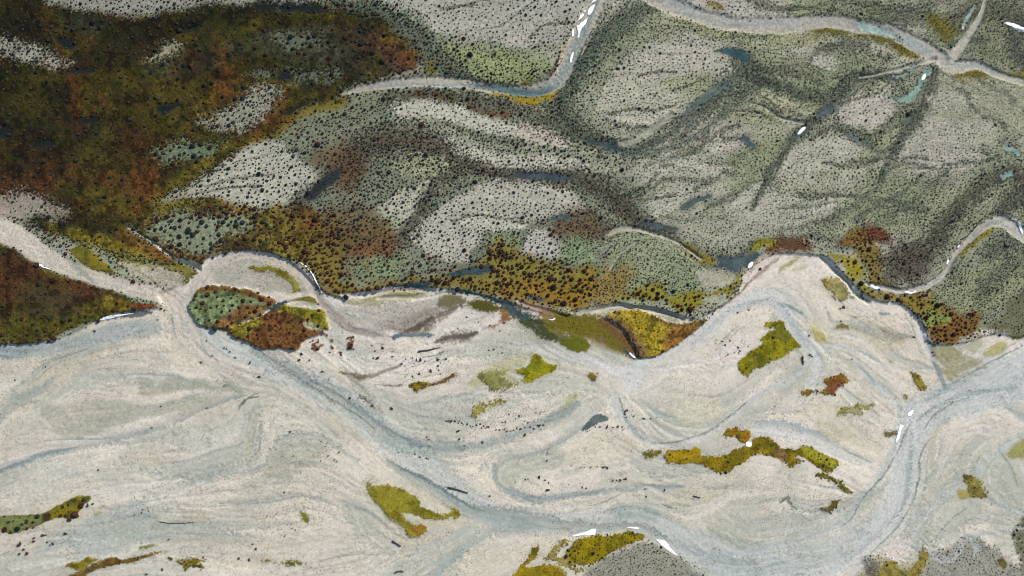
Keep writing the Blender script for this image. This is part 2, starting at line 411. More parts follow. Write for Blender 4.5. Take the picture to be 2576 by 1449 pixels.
# the strip of crowded russet shrubs along the bank
zone = [(370,570),(395,530),(560,512),(640,530),(700,520),(790,540),(850,560),(880,590),(900,610),(870,650),(865,700),(900,715),(960,705),(1050,695),(1130,690),(1200,660),(1230,620),(1260,605),(1310,635),(1390,660),(1440,680),(1480,665),(1500,690),(1490,740),(1440,775),(1390,772),(1320,762),(1240,742),(1170,735),(1090,720),(1000,728),(900,742),(850,750),(820,725),(790,690),(760,660),(700,645),(620,636),(560,638),(520,655),(490,655),(440,628),(400,605)]
poly(zone, (122,112,50), f=22, rough=16, grain=26, den=2.1, siz=7.4, br=.95, micro=1.0)
for pts, c in [
    ([(860,690),(900,640),(880,590),(930,560),(990,600),(990,640),(940,650)], (108,78,52)),
    ([(860,520),(940,530),(990,590),(900,640),(840,640),(760,560)], (100,84,54)),
    ([(1500,700),(1560,670),(1600,680),(1560,740),(1500,775),(1400,770),(1420,740)], (140,112,40)),
    ([(1400,600),(1390,560),(1460,545),(1505,580),(1480,600)], (104,80,56)),
    ([(780,400),(820,360),(880,370),(920,420),(900,470),(860,480),(840,440),(800,430)], (96,76,52)),
    ([(860,648),(900,630),(960,620),(990,628),(920,650)], (118,82,48)),
    ([(760,690),(800,690),(860,740),(840,750),(800,730)], (132,106,36)),
    ([(1270,640),(1310,660),(1400,670),(1390,700),(1310,690),(1250,670)], (122,120,60)),
    ([(1480,790),(1380,765),(1300,760),(1230,740),(1300,720),(1400,730),(1470,760)], (138,104,38)),
]:
    poly(pts, c, f=40, rough=20, grain=36, a=.75, micro=.9, br=.9)
# tones inside the heath
hz = lambda s, lo, hi, sc: sstep(fbm(UU, VV, sc, s, 5, .6) + (G2 - .5) * .15, lo, hi)
hm = HEATH.copy()
poly([(-100,240),(60,190),(200,180),(330,150),(430,130),(560,170),(700,190),(840,200),(860,240),(740,280),(600,300),(520,330),(420,350),(250,300),(100,290),(-100,320)], (84,76,22), f=70, rough=20, a=.8)
poly([(-100,340),(100,330),(300,310),(460,330),(520,370),(430,440),(300,480),(120,500),(-100,500)], (84,60,28), f=70, rough=20, a=.8)
poly([(-100,450),(60,440),(200,420),(330,440),(330,500),(180,545),(60,500),(-100,500)], (92,62,34), f=50, rough=20, a=.7)
poly([(-100,60),(100,40),(220,60),(330,90),(420,110),(330,160),(140,100),(-100,110)], (62,52,34), f=60, rough=20, a=.8)
poly([(-100,290),(80,310),(200,290),(300,330),(200,370),(60,340),(-100,360)], (46,50,34), f=50, rough=20, a=.7)
poly([(640,90),(760,70),(900,80),(1000,120),(1040,165),(960,190),(840,170),(700,150)], (84,84,68), f=30, rough=14, a=.8, den=1.0, siz=9)
poly([(860,60),(960,80),(1030,150),(1000,185),(930,180),(880,120)], (92,66,44), f=30, rough=14, a=.8, den=1.1, siz=8)
poly([(380,160),(430,140),(520,110),(640,95),(660,130),(580,160),(500,190),(420,200),(350,200)], (88,96,66), f=24, rough=12, a=.75, den=.9, siz=9)
poly([(140,70),(200,45),(260,60),(300,80),(230,100),(150,90)], (84,84,58), f=30, rough=14, a=.8, den=1.2, siz=11)
poly([(530,70),(640,40),(660,70),(570,100),(450,110),(460,90)], (112,104,34), f=28, rough=14, a=.8)
poly([(100,180),(250,190),(320,180),(460,200),(620,210),(760,210),(700,260),(560,270),(420,290),(280,260),(120,220)], (98,88,26), f=40, rough=16, a=.75)
poly([(380,230),(520,220),(640,230),(700,290),(560,320),(470,350),(440,300)], (92,76,28), f=40, rough=16, a=.7)
poly([(360,520),(400,480),(470,430),(560,370),(640,335),(700,300),(860,250),(860,275),(760,300),(690,345),(600,375),(530,420),(440,480),(400,510)], (112,100,24), f=16, rough=10, a=.8, den=.4)
poly([(390,520),(480,500),(560,508),(640,540),(560,530),(470,530),(400,545)], (118,106,30), f=12, rough=8, a=.8, den=.9)
poly([(130,560),(200,575),(300,600),(400,640),(450,665),(400,665),(300,640),(200,610),(120,580)], (124,112,28), f=14, rough=8, a=.85)
poly([(300,570),(360,600),(430,645),(440,660),(380,640),(310,610)], (126,86,32), f=14, rough=8, a=.8)
lay(wall, hm * hz(1, .50, .68, 120), (112, 68, 30), a=.8)
lay(wall, hm * hz(2, .55, .70, 70), (104, 96, 24), a=.6)
lay(wall, hm * hz(4, .52, .66, 90), (38, 40, 28), a=.7)
lay(wall, hm * hz(3, .58, .72, 40), (34, 36, 30), a=.55)
# grey islands within the heath
for pts, c, dn, sz in [
    ([(-60,95),(0,104),(50,112),(100,123),(125,136),(150,150),(185,158),(165,165),(110,160),(50,153),(0,147),(-60,145)], (158,158,142), 1.1, 5.0),
    ([(505,310),(540,297),(583,273),(617,240),(650,222),(693,215),(706,230),(683,260),(660,290),(633,313),(583,328),(533,323)], (152,154,136), 1.2, 6),
    ([(372,147),(400,127),(433,113),(466,117),(433,133),(400,150)], (150,150,122), .1, 5),
    ([(383,377),(433,367),(550,360),(533,387),(450,410),(400,400)], (112,128,100), 1.1, 9),
    ([(383,570),(400,550),(467,535),(530,545),(600,542),(627,557),(633,575),(583,593),(547,615),(533,640),(483,633),(430,616),(393,596)], (134,144,118), 1.1, 8.5),
    ([(-60,505),(20,495),(67,490),(110,495),(127,515),(173,534),(100,534),(60,540),(-60,545)], (158,148,134), .05, 4),
    ([(133,0),(173,17),(233,25),(300,32),(350,32),(417,23),(467,17),(533,5),(640,-5),(640,-80),(100,-80)], (150,150,140), .9, 5),
    ([(630,190),(660,180),(760,185),(840,178),(850,195),(780,205)], (104,112,96), .8, 6),
    ([(700,95),(780,80),(800,110),(740,130)], (98,108,88), 1.0, 9),
]:
    w, m = pmask(pts, 26, 14, 26); lay(w, m, np.array(c) * .93, a=.95, den=dn * 1.2, siz=sz, micro=.8, br=.2, heath=0)
# dark wet hollows
for pts in [
    [(143,100),(175,97),(197,115),(185,131),(160,125)], [(150,184),(200,172),(250,172),(230,184),(170,188)],
    [(397,270),(430,262),(460,265),(440,285),(413,296),(403,290)], [(690,202),(710,180),(735,190),(740,200),(715,206)],
    [(433,85),(465,72),(497,68),(485,80),(455,88)], [(700,297),(730,275),(775,257),(760,272),(725,293)],
    [(633,18),(680,8),(760,8),(815,20),(825,34),(760,36),(690,30)], [(190,300),(240,295),(250,310),(210,318)], [(-20,330),(20,320),(30,345),(0,350)],
    [(80,360),(130,352),(140,370),(95,375)]]:
    poly(pts, (26, 33, 35), f=12, rough=7, grain=10, heath=0, den=.15, micro=.1, h=-.25)
poly([(765,500),(800,462),(835,432),(862,425),(850,450),(815,480),(785,505)], (42, 50, 53), f=8, rough=6, grain=8, den=.5, h=-.25)
# the heath below the left channel
low = [(-300,590),(0,592),(22,585),(38,612),(45,630),(90,663),(110,677),(167,697),(207,710),(233,712),(277,730),(320,747),(335,760),(365,767),(403,766),(408,773),(367,780),(313,785),(250,803),(207,813),(167,836),(133,856),(67,865),(0,868),(-300,880)]
poly(low, (70, 58, 28), f=7, rough=5, grain=9, heath=1, den=.45, siz=8, br=.7, micro=.2)
poly([(60,780),(150,800),(230,760),(330,765),(280,790),(180,830),(100,860),(0,866),(0,830)], (86,80,22), f=24, rough=10, a=.8, den=.9, siz=8)
poly([(0,640),(60,650),(140,690),(230,715),(230,760),(140,780),(40,760),(-60,750)], (86,54,32), f=30, rough=14, a=.8)
poly([(60,740),(120,720),(200,750),(160,790),(90,790)], (62,50,42), f=30, rough=14, a=.7)
poly([(270,745),(330,765),(350,780),(300,785),(270,775)], (134,112,28), f=10, rough=7, a=.8, den=1.0, siz=9, br=1)
poly([(330,766),(400,766),(405,773),(340,779)], (120,64,32), f=6, rough=4, a=.9)
poly([(105,662),(150,675),(180,700),(140,698),(110,680)], (96,86,24), f=10, rough=7, a=.7)
poly([(-10,592),(20,588),(38,610),(20,620),(-10,625)], (92,92,34), f=8, rough=6, a=.8)

# ================================================================== rust and gold slopes on the east terrace
for pts, c, dn, sz, br in [
    (T(2,1,(1370,700),(1420,745),(1500,765),(1650,780),(1800,750),(1850,735),(1860,800),(2000,900),(2100,930),(2230,940),(2250,1000),(2160,1060),(2050,1120),(2000,1145),(1920,1135),(1850,1110),(1830,1000),(1750,910),(1650,860),(1540,825),(1400,825),(1340,780)), (136,122,52), 1.15, 7.0, .95),
    (T(2,1,(1850,1010),(1950,900),(2100,930),(2230,940),(2250,1000),(2160,1060),(2050,1120),(2000,1145),(1920,1135),(1850,1110)), (128,96,48), 1.2, 6.5, 1),
    (T(2,1,(1840,900),(1930,920),(1990,960),(1900,1000),(1840,980)), (132,146,78), .8, 6, .8),
    (T(2,1,(1150,410),(1250,310),(1350,270),(1450,260),(1540,320),(1580,370),(1500,390),(1450,400),(1300,420)), (118,76,50), 1.3, 5, 1),
    (T(2,1,(1270,400),(1450,390),(1500,450),(1500,640),(1440,690),(1380,640),(1360,560),(1300,480)), (130,116,58), 1.1, 6.5, .9),
    (T(2,1,(1240,300),(1330,280),(1380,330),(1300,370),(1200,400)), (136,110,48), 1.1, 5, .9),
    (T(2,1,(1410,690),(1500,640),(1650,730),(1800,720),(1880,650),(1890,690),(1820,730),(1680,750),(1520,745)), (116,106,54), 1.1, 5, .8),
    (T(2,1,(620,440),(680,350),(850,355),(920,390),(980,435),(900,450),(780,440),(700,470),(620,480)), (108,76,52), 1.0, 4.5, .9),
    (T(2,1,(510,440),(580,375),(680,368),(695,395),(620,425),(520,460)), (146,140,40), .5, 4, .6),
    (T(2,1,(-80,340),(50,390),(130,450),(200,490),(275,515),(255,540),(200,552),(120,525),(60,470),(0,410)), (142,128,48), .5, 4, .6),
    (T(2,1,(1100,470),(1200,475),(1290,490),(1350,550),(1385,620),(1350,640),(1290,700),(1240,650),(1200,560),(1120,500)), (152,142,46), .45, 6.5, 1),
    (T(2,1,(1260,640),(1330,660),(1400,700),(1360,760),(1300,730)), (138,134,60), .5, 6, .9),
    (T(2,1,(-40,770),(100,740),(200,760),(330,700),(370,650),(395,700),(350,780),(280,820),(180,850),(60,890),(-60,900)), (142,134,46), 1.0, 6.0, .8),
    (T(2,1,(400,650),(450,600),(510,610),(480,660),(430,690)), (140,136,48), .6, 6, .9),
    (T(1,1,(2100,790),(2250,720),(2420,690),(2460,770),(2576,810),(2600,900),(2400,830),(2250,820)), (140,134,52), 1.1, 8.0, .8),
    (T(1,0,(1060,690),(1180,695),(1330,720),(1450,725),(1560,702),(1620,695),(1560,745),(1450,790),(1350,775),(1200,735)), (158,138,20), .35, 5, .3),
    (T(1,0,(1350,660),(1400,630),(1440,600),(1430,650),(1400,670)), (116,112,36), .6, 5, .3),
    (T(1,0,(640,500),(700,480),(740,510),(720,540),(670,530)), (112,104,30), .4, 5, .3),
    (T(2,0,(900,210),(1000,205),(1150,225),(1300,255),(1450,270),(1600,310),(1730,370),(1790,420),(1740,440),(1640,410),(1520,350),(1380,300),(1200,260),(1000,250)), (116,110,42), 1.2, 4, .4),
    (T(2,0,(1840,110),(1950,120),(2040,200),(2050,280),(1980,330),(1900,280),(1850,200)), (118,112,50), .9, 3.6, .4),
    (T(2,0,(2050,560),(2150,530),(2210,520),(2280,560),(2180,580),(2080,600)), (124,112,44), .8, 3.6, .5),
    (T(2,0,(180,30),(230,50),(300,85),(250,80),(190,55)), (124,110,40), .6, 4, .5),
    (T(2,0,(2480,580),(2576,560),(2600,620),(2520,630)), (122,118,48), .8, 3.6, .3),
    (T(2,1,(2120,420),(2200,350),(2280,270),(2340,270),(2240,370),(2160,440),(2080,490)), (134,124,44), .7, 4, .4),
    (T(1,0,(470,725),(600,700),(750,715),(850,745),(760,760),(620,735)), (92,76,50), 1.2, 6, .9),
    (T(1,0,(980,800),(1060,830),(1180,860),(1270,890),(1230,900),(1100,865),(1000,825)), (104,80,60), 1.2, 5, .95),
]:
    poly(pts, np.array(c) * .93, f=14, rough=9, grain=20, den=dn * 1.35, siz=sz * .9, br=br, micro=.9)
poly(T(2,1,(1500,480),(1560,410),(1690,390),(1820,420),(1880,500),(1870,600),(1790,690),(1640,710),(1530,640)), (94,90,78), f=60, rough=14, grain=34, den=1.7, siz=4.0, br=.35, micro=1.2)
poly(T(2,1,(2270,1000),(2380,960),(2440,820),(2500,770),(2620,740),(2620,1100),(2540,1120),(2440,1080),(2350,1050)), (108,108,84), f=10, rough=8, grain=14, den=.5, siz=3, micro=1.0)

# ================================================================== the braidplain
plain = [(-400,880),(0,868),(67,866),(133,857),(190,836),(250,806),(313,788),(400,776),(412,768),(400,740),(440,720),(500,668),(560,640),(640,632),(720,650),(770,690),(800,722),(850,750),(900,742),(970,730),(1080,724),(1180,736),(1240,752),(1300,768),(1390,792),(1440,790),(1500,777),(1560,766),(1640,776),(1700,790),(1770,806),(1800,778),(1850,738),(1885,690),(1930,645),(2000,638),(2075,650),(2120,690),(2150,720),(2200,758),(2260,764),(2305,800),(2328,840),(2330,858),(2370,866),(2440,858),(2500,840),(2560,850),(2620,842),(2900,840),(2900,1800),(-400,1800)]
w, m = pmask(plain, 4, 5, 3)
GRAVEL = (207, 199, 184)
lay(w, m, GRAVEL, den=0, siz=4, br=.4, micro=.12, braid=1, heath=0)
HGT[w] += -0.75 * m
# keep the old banks north of the left channel out of the plain
RECORD[0] = True
def onplain(pts, col, f=10, rough=8, grain=12, **k):
    w, m = pmask(pts, f, rough, grain)
    lay(w, m, col, **k)
    KEEP.append((w, m * k.get('a', 1.0), col))
er_ = fbm(UU, VV, 260, 1, 4)
wp, mp = pmask(plain, 6, 5, 0)
full_plain = np.zeros((NV, NU), np.float32); full_plain[wp] = mp
lay(wall, full_plain * sstep(UU + 0.1 * VV, 500, 1300) * 0.85, (217, 208, 193))
lay(wall, full_plain * sstep(-UU + 0.9 * VV, 100, 900) * .6, (190, 186, 170))
lay(wall, full_plain * sstep(er_ + (G2 - .5) * .3, .50, .66) * .6, (176, 176, 158))
lay(wall, full_plain * sstep(fbm(UU, VV, 110, 3, 4) + (G2 - .5) * .35, .56, .70) * .5, (158, 164, 152))
LG = (176, 177, 165); MG = (158, 162, 150)
for pts, c, a in [
    (T(0,2,(315,200),(380,150),(550,150),(700,95),(850,110),(1100,160),(1300,120),(1500,90),(1650,100),(1500,180),(1200,230),(900,300),(720,370),(600,400),(500,400),(400,330)), (166,166,150), .95),
    (T(0,2,(0,160),(100,150),(250,90),(340,40),(380,-20),(260,30),(120,80),(0,190)), (150,158,148), .8),
    (T(0,2,(0,370),(120,270),(250,270),(380,330),(350,420),(220,500),(100,560),(0,600)), (186,182,168), .8),
    (T(0,1,(1000,1449),(1020,1410),(1200,1400),(1450,1400),(1700,1425),(1750,1449)), (150,154,138), .95),
    (T(0,2,(1060,0),(1400,-20),(1650,-10),(1760,20),(1850,60),(1700,60),(1500,40),(1250,60),(1080,80)), (148,152,136), .95),
    (T(0,1,(-100,1170),(100,1160),(300,1150),(500,1090),(750,1010),(1000,980),(1190,990),(1200,1060),(1000,1100),(800,1130),(500,1190),(250,1240),(0,1260),(-100,1260)), (150,160,158), .85),
    (T(0,1,(-100,1180),(0,1185),(150,1190),(250,1220),(100,1250),(-100,1250)), (116,134,140), .8),
    (T(0,2,(2000,720),(1990,640),(2060,540),(2180,460),(2350,430),(2470,480),(2350,600),(2200,690)), (168,168,150), .85),
    (T(0,2,(830,940),(960,880),(1080,890),(1120,960),(1200,1040),(1460,1060),(1300,1130),(1150,1180),(1000,1200),(880,1160),(810,1060)), (164,170,160), .9),
    (T(0,2,(420,1160),(480,1120),(700,1000),(800,960),(800,1080),(850,1160),(980,1210),(760,1280),(500,1240),(350,1240)), (166,172,164), .85),
    (T(0,2,(1360,960),(1440,930),(1560,960),(1570,1010),(1450,1050),(1380,1020)), (180,176,152), .7),
    (T(1,2,(1160,640),(1250,590),(1400,560),(1560,480),(1700,520),(1640,620),(1500,660),(1360,700),(1300,780),(1200,730)), (176,178,162), .8),
    (T(1,2,(1700,560),(1800,440),(1950,380),(2100,380),(2240,420),(2230,520),(2100,620),(1900,640),(1750,620)), (200,194,174), .8),
    (T(1,2,(1090,470),(1250,430),(1400,450),(1500,480),(1350,560),(1200,570),(1110,520)), (186,184,170), .7),
    (T(1,2,(2000,960),(2050,920),(2200,910),(2340,940),(2380,1000),(2350,1050),(2230,1010),(2120,1030),(2060,1010)), (146,160,152), .9),
    (T(1,2,(1150,1010),(1250,960),(1420,940),(1430,1000),(1350,1060),(1250,1050)), (152,162,156), .8),
    (T(2,2,(20,60),(120,90),(250,110),(300,200),(250,280),(100,290),(-40,270),(-60,150)), (196,192,172), .8),
    (T(2,1,(1160,1020),(1200,995),(1300,1000),(1450,1010),(1600,1050),(1730,1080),(1640,1130),(1500,1120),(1380,1080),(1260,1040)), (150,150,132), .9),
    (T(2,1,(960,1000),(1020,990),(1100,1080),(1120,1130),(1050,1140),(990,1080)), (186,180,146), .8),
    (T(2,1,(1280,1050),(1400,1080),(1600,1120),(1660,1160),(1560,1180),(1420,1140)), (188,182,152), .8),
    (T(2,1,(1880,1160),(2000,1150),(2100,1170),(2120,1230),(2280,1290),(2250,1340),(2100,1420),(2020,1440),(1980,1380),(1920,1280)), (152,148,112), .95),
    (T(2,1,(2100,1120),(2170,1070),(2250,1060),(2280,1110),(2250,1170),(2160,1200)), (176,170,146), .9),
    (T(2,1,(2270,1230),(2330,1160),(2400,1130),(2440,1140),(2430,1190),(2360,1240)), (160,158,84), .8),
    (T(2,2,(1010,310),(1060,270),(1250,330),(1300,420),(1200,430),(1080,400)), (180,178,154), .8),
    (T(2,2,(1740,880),(1860,740),(1960,640),(2100,560),(2250,500),(2230,600),(2100,660),(1960,740),(1860,860),(1790,960)), (192,188,170), .7),
    (T(2,2,(150,990),(280,1080),(400,1150),(520,1180),(480,1230),(350,1200),(220,1130)), (176,176,156), .8),
    (T(1,1,(960,1449),(1000,1390),(1120,1320),(1280,1230),(1400,1215),(1440,1240),(1380,1310),(1300,1360),(1320,1420),(1180,1449)), (176,172,132), .85),
]:
    onplain(pts, c, a=a)
# dry point bars and sandbanks beside the upper channels
bars = [
    (T(0,1,(900,540),(1000,530),(1200,560),(1350,600),(1450,640),(1380,700),(1270,710),(1150,680),(1000,620)), (164,160,142)),
    (T(0,1,(1650,560),(1750,510),(1900,495),(2100,540),(2250,610),(2330,690),(2330,740),(2200,770),(2000,750),(1850,720),(1650,690),(1600,640)), (166,164,148)),
    (T(0,1,(1960,1240),(1990,1200),(2100,1240),(2250,1330),(2400,1400),(2300,1440),(2100,1340)), (182,178,166)),
    (T(1,1,(0,870),(200,860),(420,850),(560,830),(700,815),(720,850),(640,1000),(560,1040),(350,1050),(200,1000),(0,960)), (176,170,158)),
    (T(1,1,(250,1010),(400,960),(600,890),(720,860),(760,880),(740,960),(640,1050),(500,1050),(330,1050)), (150,142,132)),
    (T(1,1,(1300,960),(1500,980),(1700,1050),(1900,1120),(1900,1170),(1700,1200),(1500,1150),(1350,1050)), (172,170,152)),
    (T(2,1,(100,600),(200,590),(330,610),(390,640),(340,690),(240,720),(130,720)), (166,164,146)),
    (T(2,1,(150,800),(300,790),(310,830),(220,860),(150,850)), (156,158,136)),
    (T(1,1,(2000,910),(2150,860),(2300,850),(2450,890),(2576,970),(2500,980),(2400,950),(2300,900),(2150,880)), (150,150,130)),
]
for pts, c in bars:
    onplain(pts, c, micro=.5, den=0, siz=3, heath=0)
# olive stains of moss too thin to stand out, on the bars
for pts, c, a in [
    (T(1,1,(960,840),(1010,810),(1120,830),(1220,880),(1205,910),(1140,920),(1050,890),(990,870)), (84,80,32), .9),
    (T(1,1,(720,830),(760,790),(830,775),(900,790),(950,830),(900,860),(800,870),(740,865)), (92,84,44), .9),
    (T(1,1,(1560,960),(1700,930),(1870,940),(1850,1000),(1700,1040),(1600,1000)), (98,92,36), .85),
    (T(1,1,(0,820),(200,800),(400,750),(640,720),(680,740),(560,800),(350,830),(250,870),(120,850)), (126,122,64), .7),
    (T(1,1,(330,740),(500,725),(660,725),(650,750),(500,770),(360,770)), (142,136,46), .7),
    (T(1,1,(1440,960),(1560,1000),(1720,1100),(1560,1080),(1480,1040)), (80,86,70), .8),
    (T(1,1,(1680,1060),(1900,1040),(2050,1090),(2150,1150),(2000,1180),(1850,1130)), (150,134,106), .8),
    (T(2,1,(740,560),(830,490),(890,480),(880,520),(800,570),(740,610)), (140,130,50), .8),
    (T(2,1,(880,560),(960,540),(880,600),(800,600)), (180,172,130), .7),
    (T(2,1,(960,1020),(1070,1060),(1080,1130),(1030,1130)), (166,158,84), .7),
    (T(1,1,(560,910),(620,880),(700,870),(760,900),(700,960),(600,1020),(500,1040),(480,1000)), (124,116,104), .6),
    (T(1,2,(1620,240),(1720,90),(1770,80),(1700,180)), (172,170,110), .7),
]:
    onplain(pts, c, a=a, micro=.4, f=8, grain=10)
# grey sage flats at the lower edge
for pts, c in [
    (T(1,2,(1800,1480),(1870,1390),(2000,1300),(2150,1230),(2290,1190),(2380,1215),(2576,1320),(2700,1420),(2760,1500),(1900,1500)), (144,145,128)),
    (T(2,2,(1750,1500),(1830,1370),(1860,1290),(1990,1250),(2070,1190),(2120,1150),(2230,1165),(2330,1220),(2420,1290),(2510,1370),(2640,1460),(2640,1550)), (150,150,138)),
    (T(2,2,(1350,1300),(1480,1290),(1620,1340),(1700,1340),(1790,1350),(1760,1420),(1700,1520),(1340,1520),(1360,1380)), (164,160,132)),
]:
    onplain(pts, c, f=16, rough=7, grain=12, den=.45, siz=2.8, micro=.5, br=.1, h=.12)
onplain(T(2,2,(1340,1310),(1380,1310),(1460,1340),(1495,1400),(1480,1480),(1400,1440),(1360,1380)), (104,96,88), micro=1)
onplain(T(2,2,(1560,1200),(1620,1160),(1720,1170),(1740,1230),(1680,1300),(1600,1340),(1500,1290)), (212,200,192), a=.9)
onplain(T(2,2,(2480,1130),(2520,1060),(2600,1020),(2700,1500),(2576,1460),(2540,1300),(2500,1200)), (120,122,96), den=.5, micro=1)
onplain(T(2,2,(2450,500),(2500,465),(2600,360),(2640,560),(2480,555)), (142,140,76), a=.9)
for pts, c in [
    (T(2,1,(480,570),(560,510),(640,475),(720,500),(700,560),(600,640),(480,680),(450,640)), (212,200,190)),
    (T(1,1,(680,960),(760,930),(900,900),(1050,895),(1180,930),(1220,950),(1150,1000),(1050,1050),(900,1050),(740,1040)), (214,206,196)),
    (T(2,1,(250,1240),(350,1130),(500,1080),(600,1090),(560,1150),(430,1230),(400,1290),(300,1300)), (212,202,192)),
    (T(2,1,(2260,1050),(2400,1065),(2450,1110),(2300,1150),(2270,1100)), (208,200,190)),
]:
    onplain(pts, c, a=.8)

# ------------------------------------------------------------------ channels
rng_edge = np.random.RandomState(4)
SILT = (188, 181, 168); BLU = (136, 148, 144); BLD = (112, 128, 132); MILK = (206, 205, 203); BG = (142, 152, 148)
strk([(-80,560),(0,578),(50,600),(110,640),(190,680),(270,708),(340,728),(420,745),(470,770)], [70,62,58,50,40,38,36,40,44], SILT, feather=.4, rough=4, grain=.25, h=-.12, micro=.03, den=0, siz=3, heath=0)
strk([(140,615),(170,640),(200,680),(240,712)], [10,18,20,8], (150,152,142), rough=4, a=.8)
strk([(455,775),(480,745),(500,710),(525,680),(560,658),(610,645),(660,646),(715,660),(765,690),(790,735),(815,775),(850,803),(905,830),(970,848)], [30,28,34,28,22,16,14,16,22,26,26,30,34,20], (186,177,164), feather=.4, rough=4, grain=.25, h=-.12, micro=.05, den=0, siz=3, heath=0)
strk([(790,720),(812,765),(845,800),(895,830),(960,845)], [10,18,26,24,8], (142,134,126), feather=1.2, a=.9)
strk([(885,825),(915,832),(955,842)], [4,9,3], (96,90,96), a=.7)
strk([(430,742),(425,790),(440,840),(470,880),(530,915)], [50,46,50,60,30], (196,187,172), feather=.8, h=-.15)
strk([(470,770),(490,830),(510,880),(560,920),(620,950)], [40,40,44,40,30], (194,187,176), feather=.8)
strk([(430,792),(436,830),(445,850)], [4,6,2], (132,144,146), a=.9)
strk([(505,835),(512,870),(530,900)], [5,7,4], (140,150,148), a=.8)
main_ch = [(455,775),(520,850),(620,890),(760,955),(880,1020),(980,1100),(1080,1185),(1180,1262),(1290,1310),(1450,1312),(1600,1308),(1725,1352),(1870,1412),(2050,1402),(2180,1345),(2262,1250),(2285,1130),(2335,1035),(2450,985),(2620,920)]
CHAN = np.zeros((NV, NU), np.float32)
wc, mc = smask(main_ch, [50,60,60,66,74,80,74,66,66,52,48,56,74,84,76,76,80,84,110,130], .5, 6, .2); CHAN[wc] = mc
RECORD[0] = False
strk(main_ch, [50,60,60,66,74,80,74,66,66,52,48,56,74,84,76,76,80,84,110,130], (184, 188, 182), feather=.7, rough=6, grain=.5, a=.9, h=-.15, micro=.02)
RECORD[0] = True
